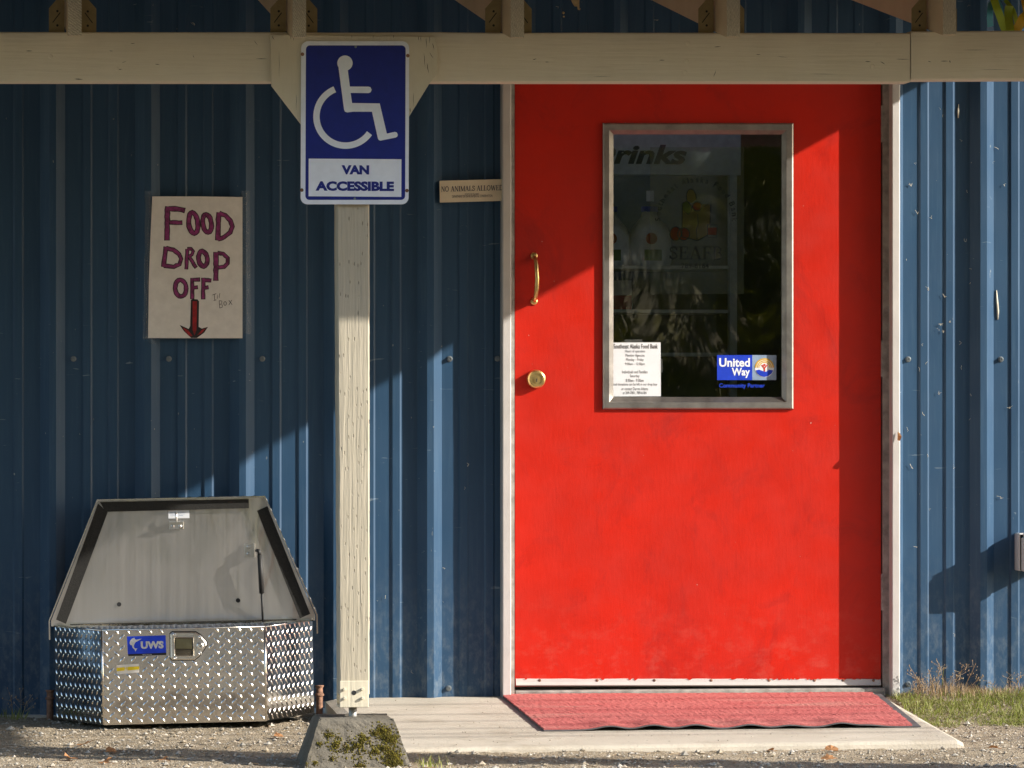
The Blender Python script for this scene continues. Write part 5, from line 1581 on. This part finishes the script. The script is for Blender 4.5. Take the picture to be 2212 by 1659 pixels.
def make_tree(seed):
    rnd = random.Random(seed)
    tr_ = MB(); H = rnd.uniform(6, 9)
    path = [(0, 0, -.1), (rnd.uniform(-.1, .1), 0, H * .3), (rnd.uniform(-.25, .25), rnd.uniform(-.2, .2), H * .62), (rnd.uniform(-.3, .3), 0, H * .95)]
    tr_.tube(path, [.20, .15, .09, .03], 8)
    cr = MB()
    clumps = []
    for k in range(34):
        t = rnd.uniform(.05, 1.0); z = .5 + (H - .3) * t
        rr = (1.0 + 1.6 * math.sin(math.pi * min(1, t * .9 + .1))) * rnd.uniform(.3, 1)
        a = rnd.uniform(0, 6.28)
        clumps.append((rr * math.cos(a), rr * math.sin(a), z, rnd.uniform(.4, .85)))
        tr_.tube([(0, 0, z * .8), (rr * .5 * math.cos(a), rr * .5 * math.sin(a), z * .93), (rr * math.cos(a), rr * math.sin(a), z)], [.045, .025, .01], 5)
    for cx, cy, cz, r_ in clumps:
        for k in range(75):
            d = Vector((rnd.gauss(0, 1), rnd.gauss(0, 1), rnd.gauss(0, .8))).normalized() * r_ * rnd.random() ** .4
            c = Vector((cx, cy, cz)) + d
            if c.z < .1: continue
            s_ = rnd.uniform(.06, .13)
            u = Vector((rnd.gauss(0, 1), rnd.gauss(0, 1), rnd.gauss(0, 1))).normalized(); v = u.orthogonal().normalized()
            cr.add([c - u * s_, c + v * s_ * .5, c + u * s_, c - v * s_ * .5], [(0, 1, 2, 3)])
    return tr_, cr
protos = []
spots = [(14, -11.5, .9, 0), (15.5, -14, 1.0, 1), (13.5, -16.5, .9, 1), (17, -19, 1.1, 0), (-11, -24, 1.0, 0), (-6.5, -26, 1.1, 1), (-2, -24.5, .9, 0), (3.2, -25.5, 1.05, 1), (5.6, -23, .8, 0), (7.6, -25, 1.0, 1), (9.8, -23, .9, 0), (12.5, -25, 1.1, 1), (17, -24, 1.0, 0), (22, -26, 1.2, 1), (-16, -26, 1.2, 1), (.8, -27.5, 1.2, 1), (10.6, -27, 1.2, 0)]  # first four, off to the right, are added to shade the lot
for k, (x, y, s_, kind) in enumerate(spots):
    root = bpy.data.objects.new('birch_tree', None); COL.objects.link(root)
    root['base'] = (0, 0, 0)
    tag(root, 'yellow green autumn tree by the lot, mirrored in the glass or added for shade', 'tree', 'trees across the lot')
    if k < 2:
        t_, c_ = make_tree(20 + k)
        protos.append((t_.build('trunk', M['bark'], root), c_.build('crown', M['foliage'], root)))
    else:
        for o in protos[kind]:
            q = o.copy(); COL.objects.link(q); q.parent = root
    root.location = (x, y, 0); root.scale = (s_, s_, s_); root.rotation_euler = (0, 0, k * 1.3)

for k, (x, y, s_, kind) in enumerate(((4.6, -21.0, .42, 0), (5.7, -20.3, .5, 1), (6.6, -21.2, .46, 0), (7.5, -20.4, .52, 1), (8.6, -21.0, .45, 0), (3.2, -21.6, .4, 1), (.5, -22, .4, 0), (-2.2, -21.5, .42, 1))):
    root = bpy.data.objects.new('alder_bush', None); COL.objects.link(root); root['base'] = (0, 0, 0)
    tag(root, 'low leafy yellow green bush along the far edge of the lot', 'bush', 'bushes across the lot')
    for o in protos[kind]:
        q = o.copy(); COL.objects.link(q); q.parent = root
    root.location = (x, y, -.1); root.scale = (s_ * 1.3, s_ * 1.3, s_); root.rotation_euler = (0, 0, k * 2.1)

# unseen dark conifers added behind the autumn trees to block low sky light
def make_spruce(seed):
    rnd = random.Random(seed)
    H = 13.0
    tk = MB().tube([(0, 0, -.1), (0, 0, H * .6), (0, 0, H)], [.22, .12, .02], 8)
    cr = MB()
    for k in range(900):
        t = rnd.random() ** .8
        z = .6 + (H - .6) * t; rr = 2.3 * (1 - t) ** .85 + .12
        a = rnd.uniform(0, 6.28); r_ = rr * rnd.uniform(.55, 1)
        ln = .25 + .5 * rr * rnd.uniform(.25, .5)
        o = Vector((r_ * math.cos(a), r_ * math.sin(a), z)); d = Vector((math.cos(a), math.sin(a), -.45)); e = Vector((-math.sin(a), math.cos(a), 0))
        cr.add([o - d * ln * .6, o + e * ln * .45 - Vector((0, 0, .08)), o + d * ln * .5, o - e * ln * .45 - Vector((0, 0, .08))], [(0, 1, 2, 3)])
    return tk, cr
sp0 = None
for k in range(15):
    root = bpy.data.objects.new('sky_block_spruce', None); COL.objects.link(root); root['base'] = (0, 0, 0)
    tag(root, 'unseen dark spruce added behind the autumn trees to block sky light', 'tree', 'spruces added to block sky light')
    if sp0 is None:
        a, b = make_spruce(5)
        sp0 = (a.build('trunk', M['bark'], root), b.build('crown', M['needle'], root))
    else:
        for o in sp0:
            q = o.copy(); COL.objects.link(q); q.parent = root
    root.location = (-26 + k * 3.7 + (k * 7 % 5) * .3, -32 - (k % 3) * 2.2, 0)
    sc_ = 1.15 + .12 * ((k * 5) % 4); root.scale = (sc_, sc_, sc_); root.rotation_euler = (0, 0, k * .9)

# nothing deeper than thing > part > sub-part
def depth(o):
    d = 0
    while o.parent is not None: o = o.parent; d += 1
    return d
for o in list(SC.objects):
    while depth(o) > 2: o.parent = o.parent.parent
